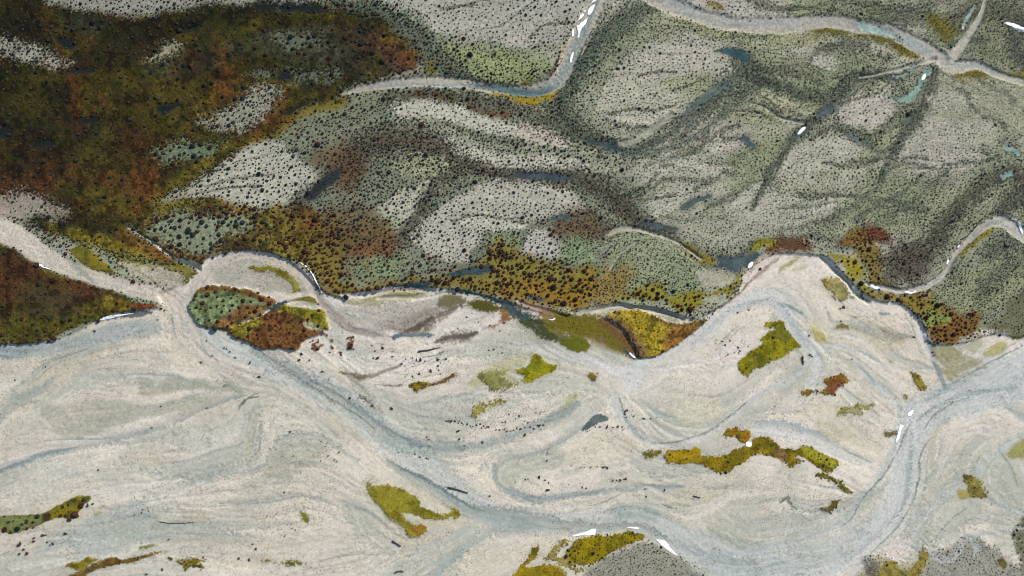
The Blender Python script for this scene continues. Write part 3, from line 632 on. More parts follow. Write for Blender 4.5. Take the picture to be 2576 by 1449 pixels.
for pts, wd, c, a in [
    ([(640,885),(680,905),(730,930),(785,965),(830,990),(875,1020),(935,1062),(1000,1110),(1060,1125),(1110,1128),(1170,1125),(1250,1110),(1330,1080),(1400,1050),(1450,1015)], [14,22,24,26,26,28,30,34,30,22,18,18,20,22,14], BG, .85),
    ([(700,915),(770,955),(830,985),(875,1015)], [5,8,8,5], (96,112,118), .8),
    ([(870,1010),(905,1035),(950,1068),(1000,1105),(1060,1125)], [6,9,9,14,6], (110,126,134), .85),
    ([(800,985),(880,1040),(950,1090),(1010,1120)], [30,40,44,30], (172,176,166), .7),
    ([(975,1160),(1010,1185),(1060,1210),(1110,1240),(1160,1275),(1230,1295),(1310,1305),(1400,1320),(1490,1332),(1560,1325),(1620,1335),(1680,1370),(1730,1400),(1790,1420),(1880,1430)], [10,22,24,24,30,40,40,34,28,22,26,30,36,40,44], BG, .85),
    ([(1300,1306),(1330,1320),(1300,1335),(1250,1350)], [16,40,30,12], (136,150,148), .7),
    ([(1240,1170),(1250,1215),(1290,1240),(1345,1258),(1400,1250),(1480,1243),(1560,1232),(1650,1226),(1720,1222)], [8,12,16,18,14,10,8,10,6], (142,154,152), .9),
    ([(1243,1175),(1280,1150),(1325,1145),(1390,1120),(1440,1090),(1475,1068)], [12,18,16,14,12,6], (154,160,154), .8),
    ([(1060,1466),(1110,1425),(1160,1385),(1210,1345),(1260,1325),(1310,1310)], [20,24,24,26,20,12], (152,162,158), .85),
    ([(960,1466),(1030,1410),(1100,1370),(1180,1330)], [24,26,22,14], (170,176,170), .7),
    ([(860,1260),(910,1283),(945,1303),(975,1330),(1005,1352)], [8,12,12,10,6], (146,154,150), .8),
    ([(-60,1205),(0,1186),(50,1162),(100,1143),(165,1127),(235,1112),(300,1098),(383,1078),(450,1052),(517,1024),(583,1001),(620,995)], [16,18,22,24,26,26,26,22,18,14,12,4], (138,148,146), .9),
    ([(-60,1205),(0,1186),(60,1160),(110,1142),(200,1122)], [6,7,8,8,4], (96,116,124), .7),
    ([(0,1050),(30,1020),(70,1000),(110,975),(130,955)], [16,20,18,14,10], (150,158,150), .8),
    ([(-30,1310),(60,1270),(160,1235),(250,1205),(350,1185),(450,1165),(560,1140)], [30,26,20,14,10,8,6], (180,180,168), .7),
    ([(120,965),(180,930),(260,905),(340,890),(440,885)], [8,10,12,10,6], (172,168,152), .7),
    ([(-30,880),(60,890),(160,878),(270,850),(350,820),(400,800)], [14,14,16,16,14,8], (172,176,170), .7),
    # east river
    ([(2660,900),(2570,945),(2470,985),(2390,1015),(2335,1035),(2300,1055),(2285,1090),(2285,1150),(2280,1220),(2262,1280),(2235,1320),(2200,1360),(2160,1400),(2100,1440),(2050,1480)], [130,120,104,86,76,80,84,84,80,74,66,60,50,44,40], (192,195,192), 1.0),
    ([(2600,960),(2530,980),(2440,1000),(2380,1020),(2320,1030),(2310,1080),(2295,1150)], [30,40,40,30,20,20,20], (190,194,192), .8),
    ([(2330,1010),(2360,990),(2400,970),(2440,960)], [8,16,16,8], (158,172,172), .85),
    ([(2285,1090),(2284,1130),(2282,1180),(2276,1230),(2262,1275),(2240,1310),(2205,1345),(2175,1375),(2150,1395)], [22,24,22,22,20,16,14,14,8], (152,164,162), .9),
    ([(2255,1110),(2240,1160),(2215,1200),(2190,1240)], [6,8,10,6], (170,178,176), .8),
    ([(2285,1060),(2270,1130),(2280,1180)], [5,6,5], (170,178,178), .6),
    ([(2150,1400),(2080,1415),(1990,1425),(1890,1440),(1810,1430),(1750,1400),(1700,1365)], [30,40,44,44,44,40,30], (178,184,180), .9),
    ([(1720,1390),(1800,1420),(1890,1435),(1960,1415),(2020,1400)], [12,14,14,12,8], (158,168,166), .8),
    ([(1600,1330),(1680,1368),(1760,1395),(1860,1390),(1940,1372),(2010,1355),(2090,1325),(2130,1300),(2170,1250),(2200,1210),(2240,1130)], [14,18,20,20,22,26,24,20,18,16,10], (176,183,181), .85),
    ([(1780,1330),(1830,1355),(1880,1372),(1920,1365)], [6,12,12,5], (146,158,152), .85),
    ([(1775,1300),(1760,1330),(1790,1370)], [5,6,5], (176,182,176), .6),
    ([(2120,1325),(2150,1345),(2180,1352)], [20,26,12], (168,176,174), .7),
    # arcs below the terrace point
    ([(1600,945),(1650,905),(1720,870),(1790,820),(1830,780),(1880,755),(1930,740),(1960,750),(1980,790),(2000,830),(2020,860),(2045,890),(2052,930),(2040,985)], [60,60,56,50,40,34,30,32,34,32,30,30,30,20], (194,196,193), 1.0),
    ([(1740,870),(1790,825),(1830,790),(1880,768),(1925,763),(1960,775),(1978,795)], [8,18,18,16,16,18,14], (166,174,174), .9),
    ([(1960,770),(1985,805),(2010,840),(2030,870)], [10,14,14,10], (168,176,176), .85),
    ([(2026,800),(2032,840),(2045,875),(2055,895)], [4,6,8,8], (172,178,176), .8),
    ([(2050,880),(2100,868),(2155,880),(2205,905),(2250,925),(2340,928)], [18,16,14,12,10,8], (186,190,187), .8),
    ([(2150,880),(2190,900),(2210,912)], [6,8,4], (158,166,164), .8),
    ([(2148,895),(2165,930),(2200,970),(2230,990),(2270,1040)], [12,14,18,24,12], (182,187,186), .8),
    ([(2170,925),(2190,955),(2205,975)], [5,7,5], (158,166,166), .7),
    ([(1860,1045),(1890,1015),(1925,985),(1990,960),(2050,900)], [14,16,16,14,12], (184,188,184), .8),
    ([(1700,1135),(1790,1090),(1830,1060),(1870,1035)], [16,18,16,12], (196,196,190), .8),
    ([(1905,1070),(1950,1066),(2000,1075),(2050,1093),(2085,1112),(2140,1145),(2190,1165)], [16,20,22,20,16,12,6], (160,171,169), .9),
    ([(1900,1085),(1980,1090),(2060,1115),(2130,1150),(2190,1175)], [20,26,26,24,14], (200,200,197), .9),
    ([(2125,1135),(2165,1150),(2195,1163)], [3,4,3], (112,124,130), .8),
    ([(2050,960),(2085,950),(2120,980),(2160,1010),(2200,1025),(2270,1055)], [6,7,8,8,8,6], (184,186,176), .7),
    ([(1930,1055),(1905,1040),(1890,1030)], [4,5,5], (176,180,170), .6),
    ([(1940,880),(1800,935),(1720,935),(1600,930)], [12,12,10,16], (194,194,186), .5),
    ([(1400,860),(1440,890),(1490,915),(1540,935),(1600,945),(1580,980)], [20,30,34,36,40,20], (204,203,200), .9),
    ([(1300,865),(1350,880),(1420,895),(1480,918)], [16,22,20,14], (204,201,196), .7),
    ([(1545,985),(1560,1035),(1600,1085),(1640,1110),(1700,1120)], [26,30,26,20,10], (188,190,186), .8),
    ([(1560,1035),(1590,1075),(1625,1105)], [7,9,6], (164,172,168), .8),
    ([(1550,1000),(1600,1010),(1660,1045),(1700,1052)], [6,8,8,4], (186,188,180), .6),
    # east of the river
    ([(2300,1375),(2305,1330),(2335,1290),(2375,1245),(2420,1222),(2465,1200),(2478,1160),(2520,1130),(2600,1075)], [10,12,12,12,10,12,14,16,18], (178,184,178), .85),
    ([(2470,1160),(2455,1180),(2462,1215),(2490,1255),(2530,1275),(2600,1300)], [8,10,10,12,14,14], (172,180,176), .8),
    ([(2510,1130),(2540,1175),(2560,1225)], [4,7,5], (134,146,142), .85),
    ([(2250,1365),(2300,1375),(2340,1395),(2380,1410),(2410,1390),(2425,1360),(2470,1345),(2530,1335),(2600,1320)], [10,14,18,16,14,14,12,10,10], (178,184,182), .85),
    ([(2280,1370),(2310,1385),(2340,1405)], [5,7,4], (150,160,158), .8),
    ([(2440,1350),(2460,1380),(2450,1400)], [12,16,8], (166,174,172), .7),
    ([(2020,1480),(2100,1440),(2170,1400)], [10,12,8], (196,194,190), .6),
    ([(2520,1000),(2560,1050),(2600,1060)], [10,12,12], (158,168,168), .7),
    ([(2580,940),(2545,960),(2540,985),(2580,1000)], [10,14,14,10], (176,184,184), .7),
    ([(2050,1200),(2110,1210),(2170,1240),(2230,1260)], [3,4,4,3], (158,162,152), .7),
    ([(1980,1205),(2060,1222),(2130,1235),(2170,1240)], [3,4,4,3], (166,170,160), .7),
]:
    er = rng_edge.rand()
    strk(pts, np.array(wd, float) * 1.15, c, feather=1.3, rough=4, grain=.8, a=a, h=-.10, micro=.03, edge=(1 if er < .4 else (-1 if er < .8 else 0)))

# upper channels through the terrace
ch = [
    ([(1520,-30),(1492,20),(1462,80),(1435,135),(1418,185),(1390,213),(1330,228),(1240,224),(1150,208),(1060,205),(985,213),(930,222),(862,236)], [50,46,42,40,40,40,26,24,24,24,22,18,8], (164,160,146), .35),
    ([(1600,-40),(1650,0),(1720,28),(1800,55),(1900,66),(2000,62),(2080,55),(2150,65),(2240,82),(2310,118),(2370,152)], [34,38,36,34,38,38,34,32,34,38,34], (164,162,152), .45),
    ([(2490,-40),(2470,30),(2435,90),(2405,130),(2380,155),(2400,168),(2460,168),(2520,192),(2620,225)], [8,12,20,30,40,36,20,18,14], (170,168,156), .5),
    ([(2640,630),(2585,600),(2548,575),(2512,556),(2470,572),(2430,610),(2395,650),(2372,690),(2330,720),(2270,732),(2215,724),(2178,714)], [30,30,34,30,22,14,13,15,15,12,11,8], (172,170,161), .4),
    ([(2062,645),(2085,670),(2112,690),(2135,712),(2150,738),(2185,762)], [6,10,10,8,8,10], (176,174,164), .5),
    ([(325,574),(350,586),(380,605),(410,628),(435,645)], [3,6,6,8,4], (178,172,158), .5),
    ([(1160,772),(1120,790),(1080,812),(1060,830)], [6,10,8,4], (206,194,182), .6),
    ([(860,742),(940,738),(1000,726),(1075,728),(1090,735),(1030,748),(950,752)], [8,16,18,12,8,10,8], (190,184,172), .6),
    ([(1040,752),(1090,744),(1120,738),(1160,740)], [5,5,5,5], (196,190,178), .6),
    ([(1440,785),(1500,777),(1550,767),(1600,775),(1680,790),(1720,806)], [8,12,10,12,10,5], (176,174,158), .6),
    ([(1300,756),(1330,770),(1380,785),(1420,796)], [5,7,8,5], (196,186,174), .6),
    ([(2160,195),(2250,178),(2310,160),(2350,150)], [4,6,8,10], (164,162,150), .7),
    ([(1690,290),(1650,318),(1600,350),(1560,362)], [8,16,18,12], (150,152,136), .9),
    ([(1880,260),(1920,270),(1970,300),(2020,310)], [4,5,6,8], (150,150,136), .8),
    ([(1530,590),(1560,575),(1610,580),(1680,600),(1720,620),(1760,650)], [10,14,10,8,8,8], (162,158,142), .8),
    ([(1535,680),(1560,640),(1600,610)], [4,5,4], (160,162,146), .8),
]
for pts, wd, c, fe in ch:
    strk(pts, wd, c, feather=fe, rough=4, grain=.3, h=-.7, den=.04, micro=.12, siz=3.4, br=.2)
for pts, wd, c, a in [
    ([(1500,0),(1475,60),(1450,115),(1432,160),(1405,205),(1370,222)], [12,20,22,24,28,20], (130,142,138), .9),
    ([(1540,-10),(1500,60),(1460,140)], [4,6,5], (176,168,150), .7),
    ([(1400,190),(1415,140),(1440,90)], [8,10,6], (178,166,148), .7),
    ([(1200,215),(1270,226),(1340,232),(1390,222)], [10,16,18,10], (92,112,116), .85),
    ([(1060,212),(1130,214),(1200,218)], [8,12,12], (136,146,146), .8),
    ([(930,222),(990,214),(1050,210)], [8,12,8], (140,146,146), .8),
    ([(1700,28),(1800,54),(1900,62),(2020,56)], [8,12,14,12], (150,156,148), .8),
    ([(1640,-20),(1700,10),(1760,30)], [10,16,12], (146,156,154), .8),
    ([(1740,62),(1800,74),(1860,82)], [4,5,4], (180,166,148), .7),
    ([(2150,62),(2220,80),(2290,108),(2340,138)], [14,18,18,12], (146,158,156), .8),
    ([(2400,160),(2450,168),(2500,180)], [12,12,8], (152,160,156), .7),
    ([(2520,560),(2480,566),(2450,590)], [14,12,8], (146,150,140), .7),
    ([(2350,700),(2310,722),(2250,732)], [4,5,4], (150,152,146), .7),
    ([(2332,850),(2345,890),(2358,925),(2372,960),(2380,980)], [8,10,12,12,8], (120,132,138), .9),
]:
    strk(pts, wd, c, feather=1.3, rough=4, grain=.5, a=a, micro=.04)

# thin dark banks of the eastern river and debris lines of the middle
for pts, wd, cc, a in [
    ([(2300,1048),(2276,1090),(2262,1130),(2232,1180),(2196,1225),(2166,1262),(2142,1300),(2120,1320)], [3,5,5,4,4,4,4,2], (118,128,124), .85),
    ([(2345,1100),(2318,1140),(2312,1190),(2300,1250),(2278,1300),(2240,1345),(2190,1390)], [2,4,5,5,5,4,3], (126,134,128), .8),
    ([(2440,1000),(2390,1020),(2350,1045),(2330,1075)], [3,6,6,3], (122,136,134), .8),
    ([(2390,968),(2440,940),(2500,905),(2570,868)], [3,4,4,3], (132,138,128), .8),
    ([(2305,1060),(2340,1030),(2400,1000),(2470,985),(2560,975)], [6,12,14,12,8], (140,154,152), .75),
    ([(1640,1115),(1720,1108),(1790,1080),(1840,1045),(1880,1010)], [3,4,5,4,3], (122,128,120), .8),
    ([(1560,1000),(1575,1050),(1600,1090),(1640,1118)], [4,7,7,3], (128,138,132), .85),
    ([(1000,1170),(1060,1200),(1120,1235),(1170,1265),(1215,1285)], [3,8,8,6,3], (104,120,118), .8),
    ([(660,890),(720,930),(790,975),(850,1015),(900,1045),(940,1075)], [2,4,5,5,4,3], (104,112,108), .85),
    ([(855,935),(885,945),(905,950),(930,945),(962,937),(985,928),(1013,916)], [5,13,17,11,8,7,5], (96,80,52), .9),
    ([(940,966),(975,968),(1010,968)], [2,3,5], (112,92,70), .9),
    ([(905,995),(925,1010),(940,1028)], [6,10,5], (92,88,78), .85),
    ([(870,930),(900,975),(935,1015),(960,1040)], [10,22,22,10], (150,150,138), .6),
    ([(1060,900),(1090,893),(1112,886)], [2,5,3], (80,86,60), .9),
    ([(600,1030),(608,1015),(625,1003),(650,1000)], [2,5,4,2], (110,106,96), .85),
    ([(2010,1290),(2035,1310),(2060,1305)], [2,3,2], (118,112,90), .7),
    ([(1660,1265),(1680,1275),(1700,1280)], [2,5,3], (112,112,100), .85),
    ([(1965,1262),(1980,1252),(1990,1270),(2005,1278)], [6,9,7,3], (100,100,88), .8),
    ([(2430,1280),(2400,1300),(2370,1340),(2350,1370)], [2,4,5,3], (136,140,128), .8),
]:
    strk(pts, wd, cc, feather=1.2, rough=5, grain=1.2, a=a, flow=.4, micro=.6)
# dusky shrub lines and debris on the bars
for pts, wd, c, a in [
    ([(1010,838),(1060,820),(1110,795),(1150,775)], [14,24,18,8], (90,78,64), .9),
    ([(1095,860),(1130,850),(1170,845),(1200,838)], [8,22,22,8], (84,74,64), .95),
    ([(1410,800),(1480,830),(1540,860),(1590,895)], [18,30,32,18], (116,96,70), .85),
    ([(1475,1470),(1500,1440)], [1,1], (120,110,90), .2),
    ([(1860,740),(1885,710),(1930,670),(1960,650)], [4,6,8,6], (112,88,66), .7),
    ([(1780,790),(1830,760),(1860,735)], [6,8,6], (96,70,54), .8),
    ([(345,680),(380,700),(420,735),(440,742)], [2,3,5,3], (112,112,108), .8),
    ([(400,700),(440,705),(470,690),(500,672)], [2,3,3,2], (146,134,118), .6),
    ([(610,1020),(625,1000),(650,990)], [2,4,2], (130,126,116), .8),
    ([(640,1015),(625,1060),(620,1100)], [3,5,3], (158,164,156), .7),
    ([(540,910),(580,930),(620,955)], [6,10,6], (186,178,162), .6),
]:
    strk(pts, wd, c, feather=1.3, rough=5, grain=.8, a=a, flow=.5, micro=.6)
RECORD[0] = False
# ================================================================== moss patches (each one a thing)
LIME = (150, 144, 28); GOLD = (160, 128, 24); OLIV = (112, 104, 28); RUST = (118, 74, 34); SOFT = (160, 154, 92)
moss(T(1,1,(1320,1345),(1400,1310),(1455,1230),(1490,1232),(1540,1280),(1632,1312),(1600,1350),(1540,1380),(1480,1410),(1440,1440),(1400,1446),(1360,1420),(1380,1390),(1330,1370)), [(148,144,24),(128,128,28)], 'bright lime square-cornered moss patch in the middle of the pale gravel', f=4, rough=2, grain=5)
moss(T(1,1,(1030,1390),(1110,1355),(1180,1350),(1195,1385),(1230,1350),(1270,1345),(1260,1370),(1200,1400),(1270,1440),(1330,1449),(1300,1470),(1230,1495),(1190,1510),(1140,1490),(1060,1440)), [(148,150,80),(146,146,36)], 'thin patchy green moss spreading below the bright lime square patch', grain=12)
moss(T(2,1,(620,1005),(640,990),(720,980),(765,988),(782,1030),(820,1062),(850,1110),(890,1160),(850,1185),(800,1195),(795,1215),(720,1260),(650,1290),(560,1340),(500,1385),(450,1362),(420,1335),(425,1272),(470,1250),(520,1210),(600,1150),(580,1110),(640,1060),(700,1030),(650,1018)), [(142,136,22),(112,112,30)], 'large ragged olive and yellow moss patch inside the bend of the gravel arc', den=.45, siz=3.4, f=4, rough=6, grain=6)
moss(T(2,1,(1050,640),(1120,630),(1180,650),(1230,700),(1270,760),(1300,800),(1240,812),(1180,825),(1130,790),(1100,740),(1070,690)), [(168,160,92),(160,134,34)], 'faded moss fan with an orange stripe beside the thin stream bank', grain=14)
moss(T(1,2,(200,740),(240,760),(330,750),(400,765),(450,790),(520,830),(560,850),(590,880),(600,920),(640,950),(720,970),(800,970),(830,950),(795,905),(830,920),(885,970),(880,990),(840,1000),(780,1012),(700,1025),(620,1012),(540,985),(470,970),(480,1000),(520,1050),(560,1060),(605,1048),(655,1105),(600,1132),(530,1150),(490,1120),(440,1060),(380,1020),(330,970),(290,920),(240,840),(205,800)), [(148,138,40),(122,118,32)], 'long hook-shaped yellow green moss patch with a brown foot', den=.06, siz=4, f=4)
poly(T(1,2,(540,1050),(605,1045),(650,1090),(610,1130),(520,1125)), (138,102,34), f=26, rough=9, grain=22, a=.8)
poly(T(1,2,(205,790),(240,830),(300,910),(370,1010),(400,1040),(350,1010),(290,930),(230,850)), (88,96,36), f=8, a=.8)
moss([(1676,1136)] + T(2,2,(-40,497),(0,503),(60,495),(118,490),(130,530),(200,545),(300,540),(380,510),(470,462),(510,452),(550,408),(610,400),(680,420),(730,450),(742,490),(790,480),(850,500),(890,470),(950,475),(1040,510),(1110,550),(1175,592),(1140,620),(1130,665),(1080,670),(1010,630),(940,570),(880,550),(850,570),(905,590),(830,632),(790,605),(760,560),(700,555),(650,540),(550,525),(480,560),(420,600),(350,660),(300,665),(240,655),(200,622),(130,605),(60,598),(0,600)) + [(1680,1165)], [(146,126,20),(116,106,22)], 'long winding gold and olive moss ridge with the white blob at its crest', den=.55, siz=3.4, br=.4, f=3)
poly(T(2,2,(880,470),(950,478),(1040,512),(1160,595),(1130,640),(1060,600),(960,560)), (148,144,40), f=8, den=1.0, siz=4.2)
poly(T(2,2,(690,490),(760,500),(790,560),(760,600),(720,560)), (126,96,62), f=10, a=.9)
poly(T(2,2,(-60,500),(40,497),(115,492),(120,530),(40,560),(-60,580)), (162,134,22), f=8, a=.8)
moss(T(2,2,(310,395),(340,345),(380,325),(430,325),(490,347),(522,382),(500,430),(470,442),(430,430),(390,400),(340,405)), [(156,116,22),(124,110,24)], 'small golden brown moss hump directly above the winding moss ridge', den=.9, siz=3.2, f=3)
moss(T(1,2,(2260,520),(2330,500),(2400,505),(2415,520),(2360,545),(2320,555)), [(132,124,50),(112,108,40)], 'small olive moss scrap at the west end of the winding ridge', grain=12)
moss(T(2,2,(1000,680),(1080,680),(1130,710),(1200,750),(1260,790),(1272,815),(1220,810),(1170,780),(1150,750),(1080,730),(1020,710)), [(134,128,34),(110,106,30)], 'narrow olive moss strip pointing at the wide grey river', den=.9, siz=3.4, f=4)
moss(T(2,2,(2115,685),(2150,680),(2200,710),(2260,770),(2302,850),(2250,862),(2190,850),(2150,820),(2150,760)), [(140,130,56),(130,110,46)], 'leaf-shaped olive moss patch with rusty dots east of the grey river', den=.7, siz=3.2, f=3)
poly(T(2,2,(2060,800),(2140,805),(2180,850),(2100,885),(2080,860)), (158,150,90), f=8)
moss(T(2,2,(1050,940),(1110,930),(1130,900),(1190,870),(1150,930),(1110,972),(1070,965)), [(130,112,38),(104,92,34)], 'small dark olive moss scrap on a bar west of the grey river', den=1.2, siz=3.6)
moss(T(2,2,(908,75),(930,52),(1000,48),(1060,58),(1092,10),(1060,-20),(1100,-55),(1150,-70),(1205,-88),(1235,-60),(1250,-20),(1215,8),(1165,40),(1150,78),(1080,72),(1030,72),(952,90)), [(138,98,40),(146,124,32)], 'rust orange moss strip with a golden western end on the gravel bars', den=1.1, siz=3.4, br=1, f=4)
poly(T(2,2,(1080,30),(1200,-20),(1225,0),(1160,70),(1090,60)), (118,70,48), f=10, a=.85)
moss(T(2,1,(1710,1350),(1760,1380),(1800,1420),(1845,1452),(1845,1475),(1790,1478),(1750,1449),(1730,1400)), [(138,126,44),(120,112,36)], 'small wedge of ochre moss below the thin eastern gravel streams', den=.5, siz=3.2)
moss(T(1,2,(1296,1460),(1330,1395),(1400,1300),(1440,1240),(1500,1205),(1485,1260),(1440,1320),(1395,1385),(1500,1370),(1600,1375),(1660,1400),(1700,1470),(1700,1540),(1290,1540)), [(152,132,24),(124,112,26)], 'golden horn-shaped moss patch on the lower gravel shore', f=4)
moss(T(1,2,(1690,1300),(1720,1230),(1790,1165),(1900,1152),(2050,1130),(2200,1118),(2285,1132),(2275,1180),(2200,1192),(2100,1235),(2000,1295),(1900,1345),(1800,1362),(1740,1380),(1690,1335)), [(146,130,16),(124,112,22)], 'bright yellow moss wedge dotted with black shrubs beneath the ragged white scrap', den=1.0, siz=4.2, br=.1, f=3)
moss(T(1,2,(1540,1320),(1560,1260),(1600,1225),(1690,1178),(1705,1190),(1650,1240),(1620,1300),(1680,1310),(1720,1365),(1830,1390),(1790,1410),(1700,1390),(1620,1340)), [(150,140,66),(140,122,40)], 'curled thin ochre moss beside the bright yellow dotted wedge', grain=12)
moss(T(2,2,(1495,1400),(1560,1335),(1612,1350),(1640,1400),(1740,1370),(1790,1260),(1812,1238),(1855,1280),(1825,1340),(1790,1410),(1720,1470),(1700,1540),(1490,1540)), [(148,136,60),(146,120,26)], 'forked yellow moss patch on the grey flat at the lower shore', den=.7, siz=3, br=.3)
moss(T(0,2,(-120,1010),(0,998),(120,990),(230,985),(330,975),(400,945),(470,905),(540,860),(620,842),(692,845),(680,880),(640,910),(600,960),(570,1010),(520,1018),(440,1012),(360,1035),(280,1070),(200,1100),(120,1122),(80,1125),(0,1088),(-120,1060)), [(112,112,42),(126,116,22)], 'tail-shaped green and gold moss bank studded with dark round shrubs', f=3, rough=3, grain=3, den=1.0, siz=8.5, br=.6)
poly(T(0,2,(-120,1010),(0,1000),(150,1000),(320,990),(320,1040),(200,1090),(80,1110),(-60,1080)), (112,124,76), f=16, a=.8)
poly(T(0,2,(335,980),(385,975),(390,1020),(340,1035)), (60,48,36), f=10)
moss(T(0,2,(450,1470),(560,1430),(650,1380),(720,1340),(830,1310),(970,1315),(1100,1285),(1225,1268),(1180,1292),(1100,1318),(1000,1345),(880,1362),(780,1382),(680,1425),(600,1470)), [(110,86,34),(132,112,30)], 'thin rust and gold moss streak curving over the lower gravel', f=3, rough=4)
moss(T(0,2,(500,1375),(600,1340),(680,1308),(755,1308),(700,1350),(640,1392),(590,1402),(540,1390)), [(136,124,32),(116,108,32)], 'stubby yellow moss scrap just above the thin rust streak', rough=6, grain=9)
moss(T(0,2,(1275,1312),(1350,1332),(1450,1318),(1540,1330),(1500,1345),(1560,1398),(1520,1392),(1460,1372),(1400,1388),(1380,1350),(1320,1335)), [(130,118,32),(104,98,32)], 'ragged yellow moss scrap with dark shrubs east of the rust streak', den=.8, siz=4, rough=8, grain=9)
moss(T(0,2,(1975,1338),(2080,1348),(2200,1333),(2260,1345),(2400,1392),(2200,1362),(2080,1362)), [(130,126,48),(116,116,50)], 'faint ribbon of yellow moss along a gravel rib', grain=12)
moss(T(1,1,(1865,1380),(1900,1363),(1940,1390),(1930,1432),(1890,1438)), [(120,96,48),(128,118,40)], 'tiny round ochre moss clump alone on the pale gravel', grain=8)
moss(T(1,1,(510,1452),(545,1437),(600,1432),(660,1442),(672,1455),(610,1486),(560,1512),(545,1490)), [(118,96,34),(130,116,26)], 'small gold moss wedge with brown shrubs between debris lines', den=1.4, siz=5, br=1, rough=4, grain=5)
moss(T(1,1,(690,1452),(760,1420),(800,1390),(850,1368),(862,1385),(810,1420),(760,1445),(700,1462)), [(112,84,48),(98,84,44)], 'rusty moss sliver reaching out from the small gold wedge', rough=4, grain=8)
moss(T(1,2,(985,240),(1000,190),(1060,160),(1140,130),(1225,120),(1210,150),(1120,185),(1050,215),(1000,245)), [(166,160,96),(150,146,60)], 'pale yellowish moss streak under the bright lime square patch', grain=22, cat='moss patch')
moss(T(2,2,(1300,180),(1340,160),(1410,148),(1445,162),(1400,200),(1350,216),(1180,240),(1200,200)), [(166,160,98),(154,146,70)], 'soft faded olive moss smear on an eastern gravel bar', grain=14)
moss(T(2,2,(2380,1342),(2420,1330),(2460,1375),(2430,1395)), [(120,106,52),(110,98,50)], 'little ochre moss dab on the grey eastern flat')
moss(T(2,2,(1495,370),(1560,350),(1620,362),(1610,390),(1540,390)), [(120,112,62),(130,118,60)], 'faint brownish moss dab by the thin white strip at the river fork', grain=12)
# islands between the left channels
moss(T(0,1,(545,455),(600,410),(660,415),(720,450),(780,520),(855,580),(872,622),(800,605),(740,600),(680,580),(640,545),(600,500)), [(112,106,36),(128,116,34)], 'olive moss islet in the fork of the left silt channel', f=4)
moss(T(0,1,(870,500),(960,490),(1050,512),(1200,540),(1300,535),(1400,555),(1500,600),(1450,640),(1370,682),(1400,630),(1310,590),(1240,560),(1100,545),(950,535)), [(130,124,56),(122,114,34)], 'ragged olive moss fringe along the top of a sandy bar', grain=12, rough=9)
moss(T(0,1,(1870,582),(1930,570),(2000,556),(2100,570),(2190,610),(2250,680),(2262,742),(2220,755),(2190,690),(2120,640),(2030,597),(1950,600)), [(128,120,36),(146,140,60)], 'yellow moss crescent on the sandbar inside the left meander', grain=10, f=4)
island = T(0,1,(1422,862),(1465,800),(1500,740),(1590,698),(1750,718),(1900,738),(2000,788),(2078,822),(2070,860),(2012,900),(2000,930),(1960,942),(1850,990),(1750,1048),(1700,1036),(1560,1026),(1500,1000),(1452,930))
w, m = pmask(island, 3, 4, 4); lay(w, m, (118,136,94), den=.9, siz=8, br=.55, heath=1, micro=.2); HGT[w] += .8 * m
poly(T(0,1,(1500,742),(1590,700),(1750,720),(1900,740),(2000,790),(2078,822),(2065,855),(1990,830),(1880,790),(1760,755),(1620,745),(1530,760)), (112,66,30), f=8, rough=6, grain=8, a=.95, den=1.0, br=1)
poly(T(0,1,(1780,900),(1850,860),(1960,850),(2040,860),(2010,900),(1960,940),(1850,990),(1750,1045),(1640,1025),(1700,960)), (112,78,40), f=12, rough=8, grain=10, a=.95, br=1)
poly(T(0,1,(1560,1000),(1700,985),(1800,1000),(1740,1045),(1640,1032)), (128,96,46), f=10, a=.8)
isl2 = T(0,1,(1735,1050),(1800,1010),(1960,944),(2030,910),(2075,885),(2150,850),(2240,872),(2340,880),(2430,890),(2470,980),(2478,1025),(2430,1030),(2440,1060),(2350,1085),(2290,1130),(2240,1190),(2100,1192),(1980,1190),(1870,1140),(1770,1092))
w, m = pmask(isl2, 3, 5, 5); lay(w, m, (106,70,34), den=1.0, siz=6.5, br=.95, heath=1, micro=.2); HGT[w] += .8 * m
poly(T(0,1,(2075,890),(2150,852),(2240,874),(2430,892),(2470,980),(2470,1020),(2400,1010),(2300,960),(2200,920)), (122,116,26), f=10, rough=6, grain=8, den=.2)
poly(T(0,1,(1735,1050),(1800,1010),(1950,950),(1975,1000),(1900,1060),(1830,1110),(1770,1090)), (126,116,34), f=12, rough=6, grain=8, den=.3)
poly(T(0,1,(2300,980),(2370,985),(2430,1030),(2350,1040)), (150,152,116), f=8, den=.6)
poly(T(0,1,(2160,860),(2270,835),(2400,850),(2430,890),(2340,882),(2240,874)), (158,156,138), f=8, heath=0, den=0)
poly(T(0,1,(2180,820),(2260,795),(2350,790),(2400,850),(2300,830)), (110,104,40), f=8, den=.1)
gold = T(1,1,(1985,935),(2060,905),(2100,890),(2200,880),(2300,912),(2400,962),(2500,988),(2560,995),(2640,975),(2750,968),(2690,1030),(2620,1090),(2500,1170),(2400,1226),(2262,1247),(2200,1150),(2130,1050),(2050,985))
w, m = pmask(gold, 4, 5, 6); lay(w, m, (146,128,22), den=.9, siz=4.2, br=.9, heath=1, micro=.3); HGT[w] += .8 * m
poly(T(1,1,(2330,950),(2500,990),(2750,970),(2690,1030),(2600,1040),(2450,1010)), (92,74,44), f=16, rough=8, grain=10, a=.9)
poly(T(1,1,(2440,1060),(2560,1010),(2690,1030),(2620,1090),(2500,1170),(2440,1190)), (128,86,40), f=16, rough=8, grain=10, a=.85)
poly(T(1,1,(2000,940),(2100,960),(2200,1060),(2290,1180),(2270,1240),(2210,1180),(2130,1080),(2050,1000)), (118,92,66), f=14, rough=7, grain=12, a=.95)
poly(T(1,1,(1690,1125),(1740,1090),(1820,1090),(1872,1150),(1830,1192),(1750,1192),(1690,1165)), (100,104,28), f=12, rough=7, grain=8)
